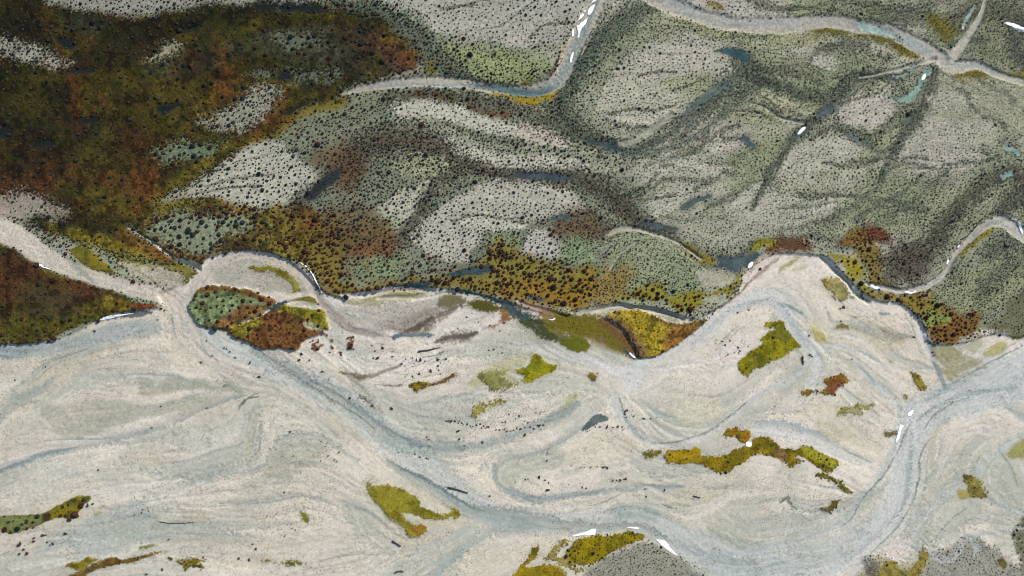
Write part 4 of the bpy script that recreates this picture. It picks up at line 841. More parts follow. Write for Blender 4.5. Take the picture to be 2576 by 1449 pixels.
scat = T(0,1,(2320,1190),(2400,1120),(2450,1090),(2600,1090),(2700,1140),(2650,1200),(2500,1210))
w, m = pmask(scat, 8, 10, 26); lay(w, m * sstep(CLUMP[w], .48, .6), (104,72,50), den=1.2, siz=5, br=.95)
# grass-and-moss crest beside the lower-left water hollow
for pts, c in [(T(0,2,(2240,905),(2300,895),(2340,905),(2260,918)), (128,138,84)), (T(0,2,(980,1240),(1080,1222),(1140,1205),(1180,1215),(1120,1235)), (112,120,56)), (T(0,2,(700,960),(780,920),(790,950),(720,1000)), (138,144,108)),
               (T(0,2,(1600,0),(1680,-5),(1720,20),(1680,20)), (104,112,60)), (T(1,2,(1100,40),(1150,60),(1240,60),(1200,80)), (76,92,66)), (T(2,2,(1670,90),(1700,90),(1705,125),(1680,120)), (120,122,60)),
               (T(2,2,(1830,1100),(1870,1110),(1880,1140),(1850,1140)), (140,136,80)), (T(2,1,(1160,1010),(1200,990),(1250,1010),(1270,1040),(1200,1030)), (118,114,60)), (T(2,1,(2450,1085),(2500,1085),(2540,1110),(2480,1115)), (110,112,50)),
               (T(2,1,(1530,1240),(1560,1250),(1610,1290),(1570,1290)), (96,100,60)), (T(1,2,(180,735),(210,735),(215,780),(195,775)), (122,118,50)), (T(0,2,(2260,960),(2300,965),(2320,980),(2340,1030),(2310,1050),(2270,990)), (120,116,48))]:
    poly(pts, c, f=5, rough=6, grain=10, micro=.8)

# dusky wet ground where the dark stream leaves the gold slope
poly(T(1,1,(1180,800),(1300,850),(1420,920),(1560,970),(1640,1010),(1560,1040),(1440,1000),(1330,960),(1250,900)), (46,56,52), f=14, rough=8, grain=18, micro=.6)
poly(T(1,1,(1480,920),(1600,930),(1720,900),(1880,920),(2010,960),(2090,1050),(2180,1150),(2120,1160),(2000,1080),(1880,1040),(1720,1050),(1600,1020)), (84,78,30), f=14, rough=9, grain=18, micro=.6)
poly(T(1,1,(1380,970),(1540,1040),(1700,1060),(1760,1100),(1680,1160),(1540,1120),(1430,1060)), (104,108,88), f=20, rough=10, grain=30, micro=1.6)
poly(T(1,1,(1230,850),(1330,900),(1420,960),(1560,1030),(1640,1090),(1560,1120),(1400,1030),(1280,960),(1190,900)), (66,72,44), f=18, rough=9, grain=24, micro=1.2)
poly(T(1,1,(1850,945),(1980,960),(2080,1040),(2180,1140),(2240,1230),(2200,1240),(2120,1170),(2000,1090),(1900,1040)), (94,82,52), f=16, rough=8, grain=18, micro=.8)
poly(T(1,1,(1500,925),(1700,905),(1850,915),(1990,945),(2060,1010),(2140,1110),(2200,1200),(2080,1190),(1960,1130),(1840,1095),(1700,1065),(1560,1030)), (106,98,34), f=16, rough=9, grain=18, micro=1)
poly(T(1,1,(1920,960),(2000,965),(2090,1045),(2190,1150),(2245,1235),(2200,1225),(2120,1140),(2020,1060)), (110,84,52), f=12, rough=7, grain=16)
poly(T(1,1,(1660,1110),(1740,1080),(1820,1085),(1880,1150),(1840,1200),(1750,1200),(1680,1170)), (96,100,30), f=14, rough=8, grain=14)
poly(T(1,1,(1020,800),(1120,820),(1230,880),(1210,915),(1140,925),(1050,895),(980,870)), (82,80,34), f=12, rough=8, grain=14)
poly(T(1,1,(1180,890),(1270,920),(1250,980),(1180,1010),(1090,1030),(1180,980)), (128,96,62), f=10, rough=6, grain=12)
poly(T(1,1,(1580,900),(1540,860),(1320,825),(1370,870),(1470,920),(1540,960),(1610,965)), (150,120,92), f=10, rough=6, grain=10, a=.7)
# ================================================================== water
PB = (52, 80, 88); CY = (122, 150, 144)
def water(pts, c, label, grain=7):
    if np.mean([q[1] for q in pts]) < 720 and np.mean([q[0] for q in pts]) > 500:
        w, m = pmask(pts, 26, 9, 22)
        lay(w, m, (82, 90, 80), a=.75, den=1.6)
    w, m = pmask(pts, 3, 4, grain)
    WATER.append((w, m, c, label))
    lay(w, m, c, den=.0, micro=.0, heath=0, h=-.12)
water(T(2,0,(258,400),(275,380),(360,373),(440,385),(490,420),(500,450),(480,470),(430,460),(370,435),(300,415)), PB, 'dark blue pond among the shrubs of the upper terrace')
water(T(2,0,(1570,745),(1610,745),(1660,745),(1690,720),(1740,660),(1790,590),(1810,540),(1850,533),(1862,560),(1830,610),(1790,670),(1740,740),(1690,775),(1640,775),(1600,765)), CY, 'curved pale turquoise pool beside a dark hollow')
water(T(2,0,(1310,185),(1340,175),(1420,195),(1500,215),(1570,250),(1625,292),(1560,290),(1450,265),(1370,255),(1340,225)), (136,154,156), 'pale grey blue water filling the end of a sandy channel')
water(T(2,0,(2106,212),(2105,180),(2140,110),(2190,43),(2202,60),(2180,100),(2140,170),(2120,215)), (134,154,150), 'thin pale strip of water in a dark shrub swale', 5)
water(T(2,0,(2405,1108),(2450,1115),(2510,1130),(2542,1160),(2520,1177),(2470,1150),(2430,1140)), (132,156,154), 'small pale pool at the eastern edge, upper one')
water(T(2,0,(2388,1330),(2420,1310),(2480,1288),(2490,1320),(2440,1345),(2400,1350)), (124,150,148), 'small pale pool at the eastern edge, lower one')
water(T(2,0,(1575,580),(1640,570),(1700,530),(1750,488),(1762,500),(1720,540),(1650,587)), (122,140,142), 'thin grey stream branching off the sandy junction')
water(T(2,0,(1010,872),(1060,810),(1110,780),(1122,810),(1080,860),(1030,882)), (76,88,96), 'small slate pool in the long diagonal swale')
water(T(2,0,(410,1048),(480,1040),(500,1070),(540,1100),(522,1127),(470,1095)), (70,86,92), 'small dark blue pool below a line of russet shrubs')
water(T(2,0,(800,1055),(850,1015),(880,985),(920,960),(930,975),(895,1020),(850,1050)), (84,98,98), 'dark thin pool holding a short white strip')
water(T(2,0,(2420,182),(2470,178),(2530,195),(2620,225),(2640,250),(2530,228),(2480,205)), (150,166,164), 'pale water tongue entering at the upper eastern edge')
water(T(1,0,(1830,1043),(1900,1055),(2000,1080),(2092,1115),(2060,1132),(1960,1110),(1860,1078)), (58,72,80), 'narrow navy pool at the tip of the pale terrace lens')
water(T(1,0,(1265,1330),(1350,1305),(1480,1310),(1600,1315),(1720,1328),(1745,1350),(1640,1362),(1480,1357),(1340,1345)), (64,74,84), 'long navy pool in the brown swale at the middle of the terrace')
water(T(1,0,(1010,640),(1120,650),(1250,668),(1350,680),(1480,682),(1560,690),(1480,718),(1350,718),(1200,690),(1050,652)), (82,104,112), 'blue grey stream bend above the yellow moss bank')
water(T(2,1,(210,562),(265,540),(240,478),(330,490),(430,475),(540,468),(592,470),(560,500),(500,558),(450,575),(400,602),(330,590)), (72,84,92), 'large slate blue pond at the edge of the terrace')
water(T(2,1,(1095,438),(1150,431),(1275,440),(1250,450),(1150,451)), (112,136,132), 'teal sliver of water between rust and gold slopes')
water(T(2,1,(-20,125),(40,78),(120,40),(212,28),(222,45),(120,78),(60,112),(0,145)), (84,96,98), 'slate pool in a swale near the middle of the terrace')
water(T(2,1,(735,828),(800,840),(860,870),(912,900),(912,922),(850,895),(780,862)), (150,160,160), 'grey pool lying on the bright gravel point', 4)
water(T(2,1,(1475,912),(1550,915),(1565,926),(1500,938)), (132,150,152), 'blue grey puddle under the eastern terrace bank', 4)
water(T(2,1,(1255,932),(1300,935),(1325,955),(1290,957)), (142,154,156), 'tiny grey puddle on the gravel west of the bank puddle', 4)
water(T(1,1,(820,617),(900,588),(1010,570),(1120,558),(1132,595),(1050,620),(940,632),(850,633)), (58,72,78), 'dark navy pool among gold and russet shrubs')
water(T(1,1,(380,712),(480,697),(600,685),(682,680),(672,700),(560,717),(430,722)), (52,68,76), 'narrow dark pool at the foot of the grey shrub slope')
water(T(1,1,(1565,207),(1620,180),(1700,174),(1735,190),(1640,207)), (74,86,92), 'small slate pool above the russet shrub patch')
water(T(1,1,(1390,790),(1450,798),(1535,815),(1500,828),(1430,810)), (78,86,84), 'little grey pool below the crowded russet shrubs')
water(T(1,1,(860,745),(950,755),(1040,768),(1100,790),(1180,805),(1260,830),(1310,870),(1350,910),(1420,935),(1370,960),(1290,925),(1240,880),(1150,830),(1060,790),(960,765)), (66,80,84), 'dark stream winding under the gold slope onto the gravel', 10)
water(T(1,1,(370,1095),(410,1082),(480,1062),(600,1058),(695,1070),(680,1086),(560,1090),(450,1095),(400,1110)), (104,112,122), 'slate blue puddle under the dark debris bar')
water(T(1,1,(2270,242),(2350,230),(2450,258),(2545,282),(2500,292),(2380,272)), (80,92,94), 'long slate pool near the swale junction')
water(T(1,2,(1795,352),(1840,300),(1890,252),(1950,235),(2003,245),(2006,272),(1960,290),(1900,322),(1850,347)), (92,100,104), 'dark slate almond-shaped pool on the pale gravel', 4)
water(T(0,1,(2340,600),(2370,625),(2400,680),(2440,755),(2410,740),(2375,680),(2355,640)), (72,88,92), 'dark stream curve under the russet meander bank', 4)
water(T(0,1,(2060,862),(2100,840),(2180,828),(2130,860),(2070,905),(2035,915)), (56,70,74), 'dark narrow pool between the two shrub islands', 5)
water(T(0,1,(800,965),(950,910),(1060,900),(1140,900),(1152,920),(1060,945),(930,952)), (104,104,110), 'grey pool below the red heath point', 5)
water(T(0,1,(1335,505),(1420,518),(1522,560),(1500,582),(1400,547)), (98,104,104), 'grey pool beside the meander neck', 5)
water(T(1,1,(2130,1195),(2170,1205),(2215,1240),(2215,1265),(2180,1250),(2140,1215)), (70,84,90), 'dark pool at the toe of the gold triangle slope', 5)
water(T(2,0,(0,860),(60,800),(130,740),(230,680),(330,642),(350,660),(250,715),(150,765),(50,835),(0,885),(-20,885)), (92,106,106), 'long blue grey swale water curving round the pale terrace', 14)
water(T(2,0,(1220,1020),(1290,1045),(1400,1085),(1400,1105),(1290,1065)), (88,106,104), 'thin teal pool line above a pale gravel lens', 8)
water(T(2,0,(1660,940),(1680,900),(1710,880),(1700,920),(1680,950)), (92,108,104), 'tiny grey pool in the dark diagonal swale', 6)

# ================================================================== bright white patches along the banks
def add_white(c, r, label, *xy):
    WHITE.append((T(c, r, *xy), label))
add_white(1,0,'white sliver at the very top of the upper stream',(1885,25),(1898,8),(1920,-12),(1938,-8),(1902,20))
add_white(1,0,'rounded white patch in mid-channel, second from the top',(1858,105),(1863,78),(1885,50),(1916,37),(1908,60),(1890,95),(1868,116))
add_white(1,0,'slim white wedge against the west bank of the upper stream',(1787,157),(1800,127),(1821,100),(1830,118),(1810,140))
add_white(1,0,'tiny white bit on the west bank of the upper stream',(1828,92),(1836,82),(1848,78),(1842,88))
add_white(1,0,'largest white patch of the upper stream, long and branching',(1777,205),(1800,183),(1825,160),(1856,138),(1851,165),(1832,195),(1812,222),(1800,250),(1796,280),(1784,282),(1788,240))
add_white(1,0,'lone white sliver low on the east side of the upper stream',(1728,472),(1726,440),(1742,402),(1754,394),(1748,425),(1738,470))
add_white(1,0,'faint small white spot on the west edge of the upper stream',(1742,276),(1739,240),(1751,224),(1756,266))
add_white(2,0,'short white strip lying in a thin dark pool',(862,1016),(878,990),(904,962),(926,968),(910,990),(882,1014))
add_white(2,0,'pointed white tongue at the upper eastern edge',(2418,182),(2455,174),(2500,182),(2560,206),(2600,225),(2540,222),(2480,203))
add_white(2,0,'narrow white streak inside the curved turquoise pool',(1795,612),(1800,580),(1826,563),(1820,600))
add_white(2,1,'white head at the western end of the thin meander',(1411,705),(1424,694),(1450,712),(1482,718),(1470,729),(1434,731))
add_white(2,1,'white streak at the bottom of the thin meander bend',(1670,756),(1690,749),(1728,756),(1755,744),(1742,761),(1700,769))
add_white(2,1,'white lump where the thin meander narrows',(2060,421),(2070,405),(2089,401),(2085,413),(2068,425))
add_white(2,1,'slender white sliver on the west bank of the narrow meander',(1978,548),(1988,516),(2008,498),(2001,532))
add_white(2,1,'short white bar on the outer bank near the meander top',(2468,206),(2490,199),(2512,216),(2495,217))
add_white(2,1,'curved white ribbon on the outer eastern bank of the meander',(2520,236),(2534,229),(2549,260),(2566,300),(2561,317),(2539,276))
add_white(2,1,'flat white strip under the russet eastern bank',(1529,841),(1550,834),(1582,845),(1560,853))
add_white(2,1,'tiny white knob at the head of the eastern bank',(1279,716),(1290,711),(1292,726),(1284,730))
add_white(2,1,'upper of two small white beads on the steep russet bank',(1822,1009),(1830,998),(1837,1020),(1825,1029))
add_white(2,1,'lower and larger white bead on the steep russet bank',(1814,1074),(1828,1069),(1837,1090),(1826,1102))
add_white(2,1,'blurred white patch at the shore of the large slate pond',(484,568),(498,540),(520,528),(527,546),(502,577))
add_white(1,1,'small white fleck in the dark pool at the gold slope toe',(2172,1216),(2186,1214),(2222,1250),(2202,1252))
add_white(2,2,'round white blob on the winding moss ridge',(474,446),(489,434),(516,439),(521,460),(506,476),(480,469))
add_white(2,2,'thin upright white strip at the river fork',(1604,432),(1618,395),(1630,345),(1640,311),(1661,309),(1669,325),(1650,345),(1641,390),(1619,437))
add_white(2,2,'slanting white patch above the upright strip at the river fork',(1699,236),(1712,209),(1741,197),(1746,206),(1722,241))
add_white(1,2,'ragged white scrap above the yellow moss wedge',(1745,1147),(1772,1134),(1828,1120),(1868,1106),(1900,1094),(1922,1099),(1917,1131),(1880,1140),(1820,1139),(1770,1151))
add_white(1,2,'straight thin white bar above the yellow moss wedge',(2160,1078),(2200,1079),(2244,1085),(2240,1093),(2170,1088))
add_white(1,2,'big triangular white patch on the lower gravel bank',(2374,1174),(2430,1180),(2455,1195),(2480,1235),(2522,1275),(2526,1293),(2480,1265),(2430,1225))
add_white(0,1,'thin white line at the foot of the red heath bank',(288,545),(310,544),(350,564),(387,586),(360,581),(318,565))
add_white(0,1,'long white streak below the red heath point',(752,967),(790,948),(830,934),(900,926),(1002,911),(990,921),(900,938),(800,964))
add_white(0,1,'round white spot between the two shrub islands',(2000,881),(2008,872),(2020,875),(2023,886),(2013,892),(2003,890))
add_white(0,1,'tiny white dot on the rust island shore',(1949,951),(1954,947),(1962,950),(1958,955))
add_white(0,1,'wavy white thread along the meander outer bank',(2268,534),(2300,548),(2332,580),(2370,628),(2402,690),(2432,756),(2424,757),(2394,694),(2364,634),(2328,588),(2298,556))
add_white(1,1,'little white crescent on the brown gravel bar',(1560,957),(1590,960),(1610,950),(1613,960),(1590,970))
add_white(0,0,'tiny white streak in the upper dark heath',(279,204),(300,205),(315,205),(300,209))
add_white(0,0,'tiny white fleck in the middle of the dark heath',(600,796),(610,787),(621,785),(612,795))
# ================================================================== streaks that follow the flow
CS = 4
cu = UU[::CS, ::CS]; cv = VV[::CS, ::CS]
TX = np.full(cu.shape, 0.02 * math.cos(2 * -0.12), np.float32)
TY = np.full(cu.shape, 0.02 * math.sin(2 * -0.12), np.float32)
for pts, wt in FLOW:
    p = catmull(pts, False, 3)
    R = 70.0
    a = p.min(0) - 2.2 * R; b = p.max(0) + 2.2 * R
    i0 = max(0, int((a[0] - U0) / STEP / CS)); i1 = max(i0, min(cu.shape[1], int((b[0] - U0) / STEP / CS) + 1))
    j0 = max(0, int((a[1] - V0) / STEP / CS)); j1 = max(j0, min(cu.shape[0], int((b[1] - V0) / STEP / CS) + 1))
    s = (slice(j0, j1), slice(i0, i1))
    u = cu[s]; v = cv[s]
    if u.size == 0: continue
    bd = np.full(u.shape, 1e12, np.float32); bx_ = np.zeros(u.shape, np.float32); by_ = np.zeros(u.shape, np.float32)
    for (ax, ay), (bx, by) in zip(p[:-1], p[1:]):
        ex, ey = bx - ax, by - ay; L = ex * ex + ey * ey
        if L < 1e-6: continue
        t = np.clip(((u - ax) * ex + (v - ay) * ey) / L, 0, 1)
        d = (u - ax - t * ex) ** 2 + (v - ay - t * ey) ** 2
        n = d < bd
        bd = np.where(n, d, bd); bx_ = np.where(n, (ex * ex - ey * ey) / L, bx_); by_ = np.where(n, 2 * ex * ey / L, by_)
    k = wt * np.exp(-bd / (2 * (R * 0.45) ** 2))
    TX[s] += k * bx_; TY[s] += k * by_
ang = 0.5 * np.arctan2(TY, TX) + (fbm(cu, cv, 120, 4, 3) - 0.5) * 0.9
dxc = np.cos(ang); dyc = np.sin(ang)
up = lambda f: np.repeat(np.repeat(f, CS, 0), CS, 1)[:NV, :NU]
DX = up(dxc); DY = up(dyc)
def blur(a, n=1):
    for _ in range(n):
        a = (a + np.roll(a, 1, 0) + np.roll(a, -1, 0)) / 3
        a = (a + np.roll(a, 1, 1) + np.roll(a, -1, 1)) / 3
    return a
def lic(noise, steps, hstep):
    acc = noise.copy(); jj, ii = np.mgrid[0:NV, 0:NU].astype(np.float32)
    for sgn in (1, -1):
        x = ii.copy(); y = jj.copy(); px = DX * sgn; py = DY * sgn
        for k in range(steps):
            x += px * hstep; y += py * hstep
            xi = np.clip(x, 0, NU - 1).astype(np.int32); yi = np.clip(y, 0, NV - 1).astype(np.int32)
            acc += noise[yi, xi]
            nx = DX[yi, xi]; ny = DY[yi, xi]
            f = np.where(nx * px + ny * py < 0, -1, 1)
            px = nx * f; py = ny * f
    acc -= acc.mean(); acc /= acc.std()
    return acc
def streamline(u, v, n):
    out = []
    for sgn in (1, -1):
        x, y = u, v; seg = []; px = py = None
        for k in range(n):
            i = int((x - U0) / STEP / CS); j = int((y - V0) / STEP / CS)
            if not (0 <= i < dxc.shape[1] and 0 <= j < dxc.shape[0]): break
            a, b = float(dxc[j, i]), float(dyc[j, i])
            if px is None: a *= sgn; b *= sgn
            elif a * px + b * py < 0: a, b = -a, -b
            px, py = a, b
            x += a * 9; y += b * 9
            seg.append((x, y))
        out = seg[::-1] + ([(u, v)] if sgn == 1 else []) + out if sgn == 1 else out + seg
    return out
FREE = 1 - HEATH
for w, m, *_ in MOSS + WATER:
    FREE[w] *= 1 - m
SAT = (COLR.max(-1) - COLR.min(-1)) / (COLR.max(-1) + 1e-4)
DRAB = (1 - sstep(blur(SAT, 2), .38, .60)) * sstep(blur(COLR.mean(-1), 2), .10, .22)
FREE *= DRAB
r4 = np.random.RandomState(21)
def threads(n, where, pal, wlo, whi, alo, ahi, llo, lhi, dens=None, pw=2.0):
    got = 0
    for _ in range(n * 8):
        if got >= n: break
        u = r4.uniform(-60, 2640); v = r4.uniform(-40, 1490)
        if where[int((v - V0) / STEP), int((u - U0) / STEP)] < .6: continue
        p = streamline(u, v, r4.randint(llo, lhi))
        if len(p) < 4: continue
        p = p[::2] if len(p) > 8 else p
        wd = wlo + (whi - wlo) * r4.rand() ** pw
        t = np.linspace(0, 1, len(p)); ww = np.maximum(wd * np.sin(np.pi * np.clip(t, .06, .94)) ** .7, 1.0)
        w, m = smask(p, ww, 1.0, 3, .7, edge=r4.choice([-1, 1]))
        m = m * FREE[w] * where[w]
        lay(w, m, pal[r4.randint(len(pal))], a=r4.uniform(alo, ahi), den=dens)
        if dens is None: HGT[w] -= .10 * m
        got += 1
PL = BRAID * (1 - sstep(DEN, .1, .3)) * (1 - .8 * CHAN)
threads(60, PL, [(218,211,198),(214,206,190),(172,176,162),(160,166,156),(206,198,180)], 90, 220, .40, .70, 10, 24, pw=1.0)
threads(100, PL, [(156,162,153),(142,152,146),(170,174,162),(190,182,160),(218,212,202)], 26, 95, .35, .70, 8, 20, pw=1.2)
threads(80, PL, [(140,150,146),(122,134,130),(172,164,142),(216,211,204),(216,210,202),(150,156,146)], 3, 16, .30, .75, 4, 18)
threads(40, PL, [(104,114,110),(120,122,108),(112,118,112)], 1.8, 4.0, .35, .75, 3, 10)
for pts in (T(1,1,(0,880),(250,860),(560,830),(720,850),(640,980),(400,1040),(150,960)), T(1,1,(1250,900),(1500,1000),(1700,1060),(1650,1150),(1450,1100),(1280,1000)), T(2,1,(1200,1000),(1500,1020),(1720,1080),(1620,1130),(1400,1090)),
            T(1,1,(420,1200),(880,1200),(900,1400),(430,1430)), T(2,2,(60,740),(900,700),(1250,850),(1100,980),(400,900)), T(1,2,(650,150),(1600,150),(1500,330),(800,300)), T(0,2,(1850,450),(2500,420),(2500,1100),(2000,1100))):
    w, m = pmask(pts, 60, 20, 20)
    k = (GRAIN[w] < .10 * m) & (FREE[w] > .5)
    COLR[w] = np.where(k[..., None], COLR[w] * np.array((.50, .47, .42), np.float32), COLR[w])
for w, m, col in KEEP:
    lay(w, m * BRAID[w] * FREE[w], col, a=.72)
TERR = (1 - BRAID) * (1 - HEATH) * sstep(DEN, .3, .6)
TERR = TERR.copy()
threads(36, TERR, [(86,94,80),(92,90,74),(96,102,84)], 6, 22, .35, .7, 5, 16, dens=2.2)
r2 = np.random.RandomState(11)
L1 = lic(r2.rand(NV, NU).astype(np.float32), 18, 1.3)
L2 = lic(blur(r2.rand(NV, NU).astype(np.float32), 3), 26, 2.0)
L3 = lic(blur(r2.rand(NV, NU).astype(np.float32), 12), 30, 3.0)

B = BRAID[..., None]
blu = lin((148, 158, 154)).astype(np.float32); pale = lin((210, 206, 202)).astype(np.float32); tan_ = lin((202, 190, 172)).astype(np.float32)
saw = L3 * 0.55 + L2 * 0.10 + (fbm(UU, VV, 70, 3, 3) - .5) * 0.8
saw = saw - np.floor(saw)                      # stepped bars: a crisp rim, then a slow fade
saw = blur(saw.astype(np.float32), 1)
rim = np.clip(saw + (G2 - .5) * 0.9, 0, 1) ** 2
m2 = sstep(L2 + (G2 - .5) * 2.2, 1.2, 2.8) * 0.55
sel = sstep(fbm(UU, VV, 150, 6, 4), .44, .64)
m3 = rim * (0.03 + 0.34 * sel)
mt = sstep(-L2, 0.6, 2.0) * 0.5
bare = (BRAID * DRAB * (1 - sstep(DEN, .1, .4)))[..., None]
COLR += bare * (blu - COLR) * (np.maximum(m2, m3))[..., None]
COLR += bare * (pale - COLR) * (mt * sstep(UU, 700, 2200))[..., None]
COLR += bare * (tan_ - COLR) * (mt * sstep(-UU, -1500, -300))[..., None] * 0.8
scarp = sstep(saw + (G2 - .5) * .08, .86, .95) * sel * (G2 > .35)
COLR += bare * (lin((126, 130, 120)).astype(np.float32) - COLR) * (scarp * .40)[..., None]
COLR *= (1 + 0.020 * bare[..., 0] * L1 + 0.012 * bare[..., 0] * L2)[..., None]
# terrace: rows of shrubs follow old flow lines
tr = (1 - BRAID)
DEN *= 1 + tr * np.clip(0.14 * L2 + 0.16 * L3, -0.4, 0.5)
COLR *= (1 - 0.05 * (tr * (1 - HEATH)) * np.clip(L2, -1.5, 1.5))[..., None]
# grain of stones and of herbs too small to model
COLR *= (1 + (G2 - 0.5) * (0.26 + 0.16 * tr))[..., None]
gr3 = blur(r2.rand(NV, NU).astype(np.float32), 1); COLR *= (1 + (gr3 - 0.5) * 0.35 * (1 - HEATH))[..., None]
fleck = (GRAIN < .045) & (BRAID > .6) & (fbm(UU, VV, 48, 5, 4) + .10 * sel > .585)
COLR = np.where(fleck[..., None], COLR * np.array((.50, .46, .40), np.float32), COLR)
herb = (GRAIN < MICRO * 0.16)
COLR *= np.where(herb, 0.62, 1.0)[..., None]
COLR *= (1 + HEATH * (G2 - .5) * 0.7)[..., None]
corner_dim = 0.40 + 0.58 * sstep(UU / 1150 + VV / 700, 0.35, 1.70)      # heath colour darkened toward the upper left, possible lens vignette painted in with it
clump = sstep(fbm(UU, VV, 15, 1, 3) + (G2 - .5) * .2, .55, .66)  # dark clumps; their depth also paints shadow into the heath colour
grey_ = COLR.mean(-1, keepdims=True)
COLR += (HEATH * 0.06)[..., None] * (grey_ - COLR)
gn = sstep(fbm(UU, VV, 75, 3, 4, .6), .46, .62) * HEATH * sstep(-UU, -1000, -700)
COLR += (gn * .32)[..., None] * (lin((74, 78, 30)).astype(np.float32) - COLR)
COLR *= (1 - HEATH + HEATH * corner_dim * (1 - .58 * clump))[..., None]
COLR = np.clip(COLR, 0.003, 0.95)

# relief
Z = HGT - 0.24 * saw * (.25 + .75 * sel) * BRAID + 0.02 * L2 * BRAID + 0.012 * L1 * BRAID + (fbm(UU, VV, 160, 2, 3) - .5) * 0.7 + (fbm(UU, VV, 30, 4, 3) - .5) * 0.25
Zs = blur(Z, 1).astype(np.float32)
Z = (Zs + (G2 - .5) * (0.035 + 0.05 * tr)).astype(np.float32)

def at(f, u, v):
    i = np.clip(((np.asarray(u) - U0) / STEP), 0, NU - 1.001); j = np.clip(((np.asarray(v) - V0) / STEP), 0, NV - 1.001)
    i0 = i.astype(int); j0 = j.astype(int); fi = i - i0; fj = j - j0
    return (f[j0, i0] * (1 - fi) + f[j0, i0 + 1] * fi) * (1 - fj) + (f[j0 + 1, i0] * (1 - fi) + f[j0 + 1, i0 + 1] * fi) * fj

XW, YW = to_world(UU, VV)
XW = XW.astype(np.float32); YW = YW.astype(np.float32)

# ================================================================== materials
def mat(name, rough=0.95, spec=0.2, color=None, attr=None, noise=((0.5, 0.25),), bump=None, k=1.0):
    m = bpy.data.materials.new(name); m.use_nodes = True
    nt = m.node_tree; b = nt.nodes['Principled BSDF']
    b.inputs['Roughness'].default_value = rough
    b.inputs['Specular IOR Level'].default_value = spec
    if attr:
        a = nt.nodes.new('ShaderNodeAttribute'); a.attribute_name = attr; src = a.outputs['Color']
    else:
        a = nt.nodes.new('ShaderNodeRGB'); a.outputs[0].default_value = (*color, 1); src = a.outputs[0]
    tc = nt.nodes.new('ShaderNodeTexCoord')
    for sc, amp in noise:
        n = nt.nodes.new('ShaderNodeTexNoise'); n.inputs['Scale'].default_value = sc; n.inputs['Detail'].default_value = 4
        nt.links.new(tc.outputs['Object'], n.inputs['Vector'])
        r = nt.nodes.new('ShaderNodeMapRange')
        r.inputs['From Min'].default_value = 0.3; r.inputs['From Max'].default_value = 0.7
        r.inputs['To Min'].default_value = 1 - amp; r.inputs['To Max'].default_value = 1 + amp
        nt.links.new(n.outputs['Fac'], r.inputs['Value'])
        mx = nt.nodes.new('ShaderNodeVectorMath'); mx.operation = 'SCALE'
        nt.links.new(src, mx.inputs[0]); nt.links.new(r.outputs['Result'], mx.inputs['Scale'])
        src = mx.outputs['Vector']
    nt.links.new(src, b.inputs['Base Color'])
    if bump:
        n = nt.nodes.new('ShaderNodeTexNoise'); n.inputs['Scale'].default_value = bump[0]; n.inputs['Detail'].default_value = 3
        nt.links.new(tc.outputs['Object'], n.inputs['Vector'])
        bp = nt.nodes.new('ShaderNodeBump'); bp.inputs['Strength'].default_value = bump[1]; bp.inputs['Distance'].default_value = 0.2
        nt.links.new(n.outputs['Fac'], bp.inputs['Height']); nt.links.new(bp.outputs['Normal'], b.inputs['Normal'])
    return m

M_GROUND = mat('gravel_and_soil', attr='cover', noise=((2.2, 0.13), (0.35, 0.05)), bump=(3.0, 0.35), spec=0.1)
M_MOSS = mat('moss_mat', attr='cover', noise=((1.8, 0.28), (0.25, 0.12)), bump=(3.0, 0.5), spec=0.1)
M_WATER = mat('pool_water', attr='cover', rough=0.22, spec=0.3, noise=((1.5, 0.22), (0.2, 0.08)), bump=(1.2, 0.10))
M_WHITE = mat('white_patch_mat', color=(0.73, 0.74, 0.76), rough=0.6, noise=((0.8, 0.06), (3.0, 0.05)), bump=(1.0, 0.15))  # near-white surface of the patches along the banks
M_SHRUB = mat('shrub_leaves', attr='cover', noise=((2.5, 0.25),), spec=0.15)
M_WOOD = mat('weathered_wood', color=(0.050, 0.045, 0.045), noise=((3.0, 0.3),))

def tag(o, label=None, cat=None, group=None, kind=None):
    assert not label or len(label.replace('-', ' ').replace("'", ' ').split()) <= 16, label
    if label: o['label'] = label
    if cat: o['category'] = cat
    if group: o['group'] = group
    if kind: o['kind'] = kind
    return o

def mesh_obj(name, verts, loops, lstart, ltot, material, colors=None, smooth=True):
    me = bpy.data.meshes.new(name)
    me.vertices.add(len(verts)); me.vertices.foreach_set('co', np.ascontiguousarray(verts, np.float32).ravel())
    me.loops.add(len(loops)); me.loops.foreach_set('vertex_index', np.ascontiguousarray(loops, np.int32))
    me.polygons.add(len(lstart)); me.polygons.foreach_set('loop_start', np.ascontiguousarray(lstart, np.int32))
    try:
        me.polygons.foreach_set('loop_total', np.ascontiguousarray(ltot, np.int32))
    except Exception:
        pass
    if colors is not None:
        c = np.ones((len(verts), 4), np.float32); c[:, :3] = colors
        at_ = me.attributes.new('cover', 'FLOAT_COLOR', 'POINT'); at_.data.foreach_set('color', c.ravel())
    me.polygons.foreach_set('use_smooth', np.full(len(lstart), bool(smooth)))
    me.materials.append(material)
    me.update(calc_edges=True)
    o = bpy.data.objects.new(name, me); COL.objects.link(o)
    return o

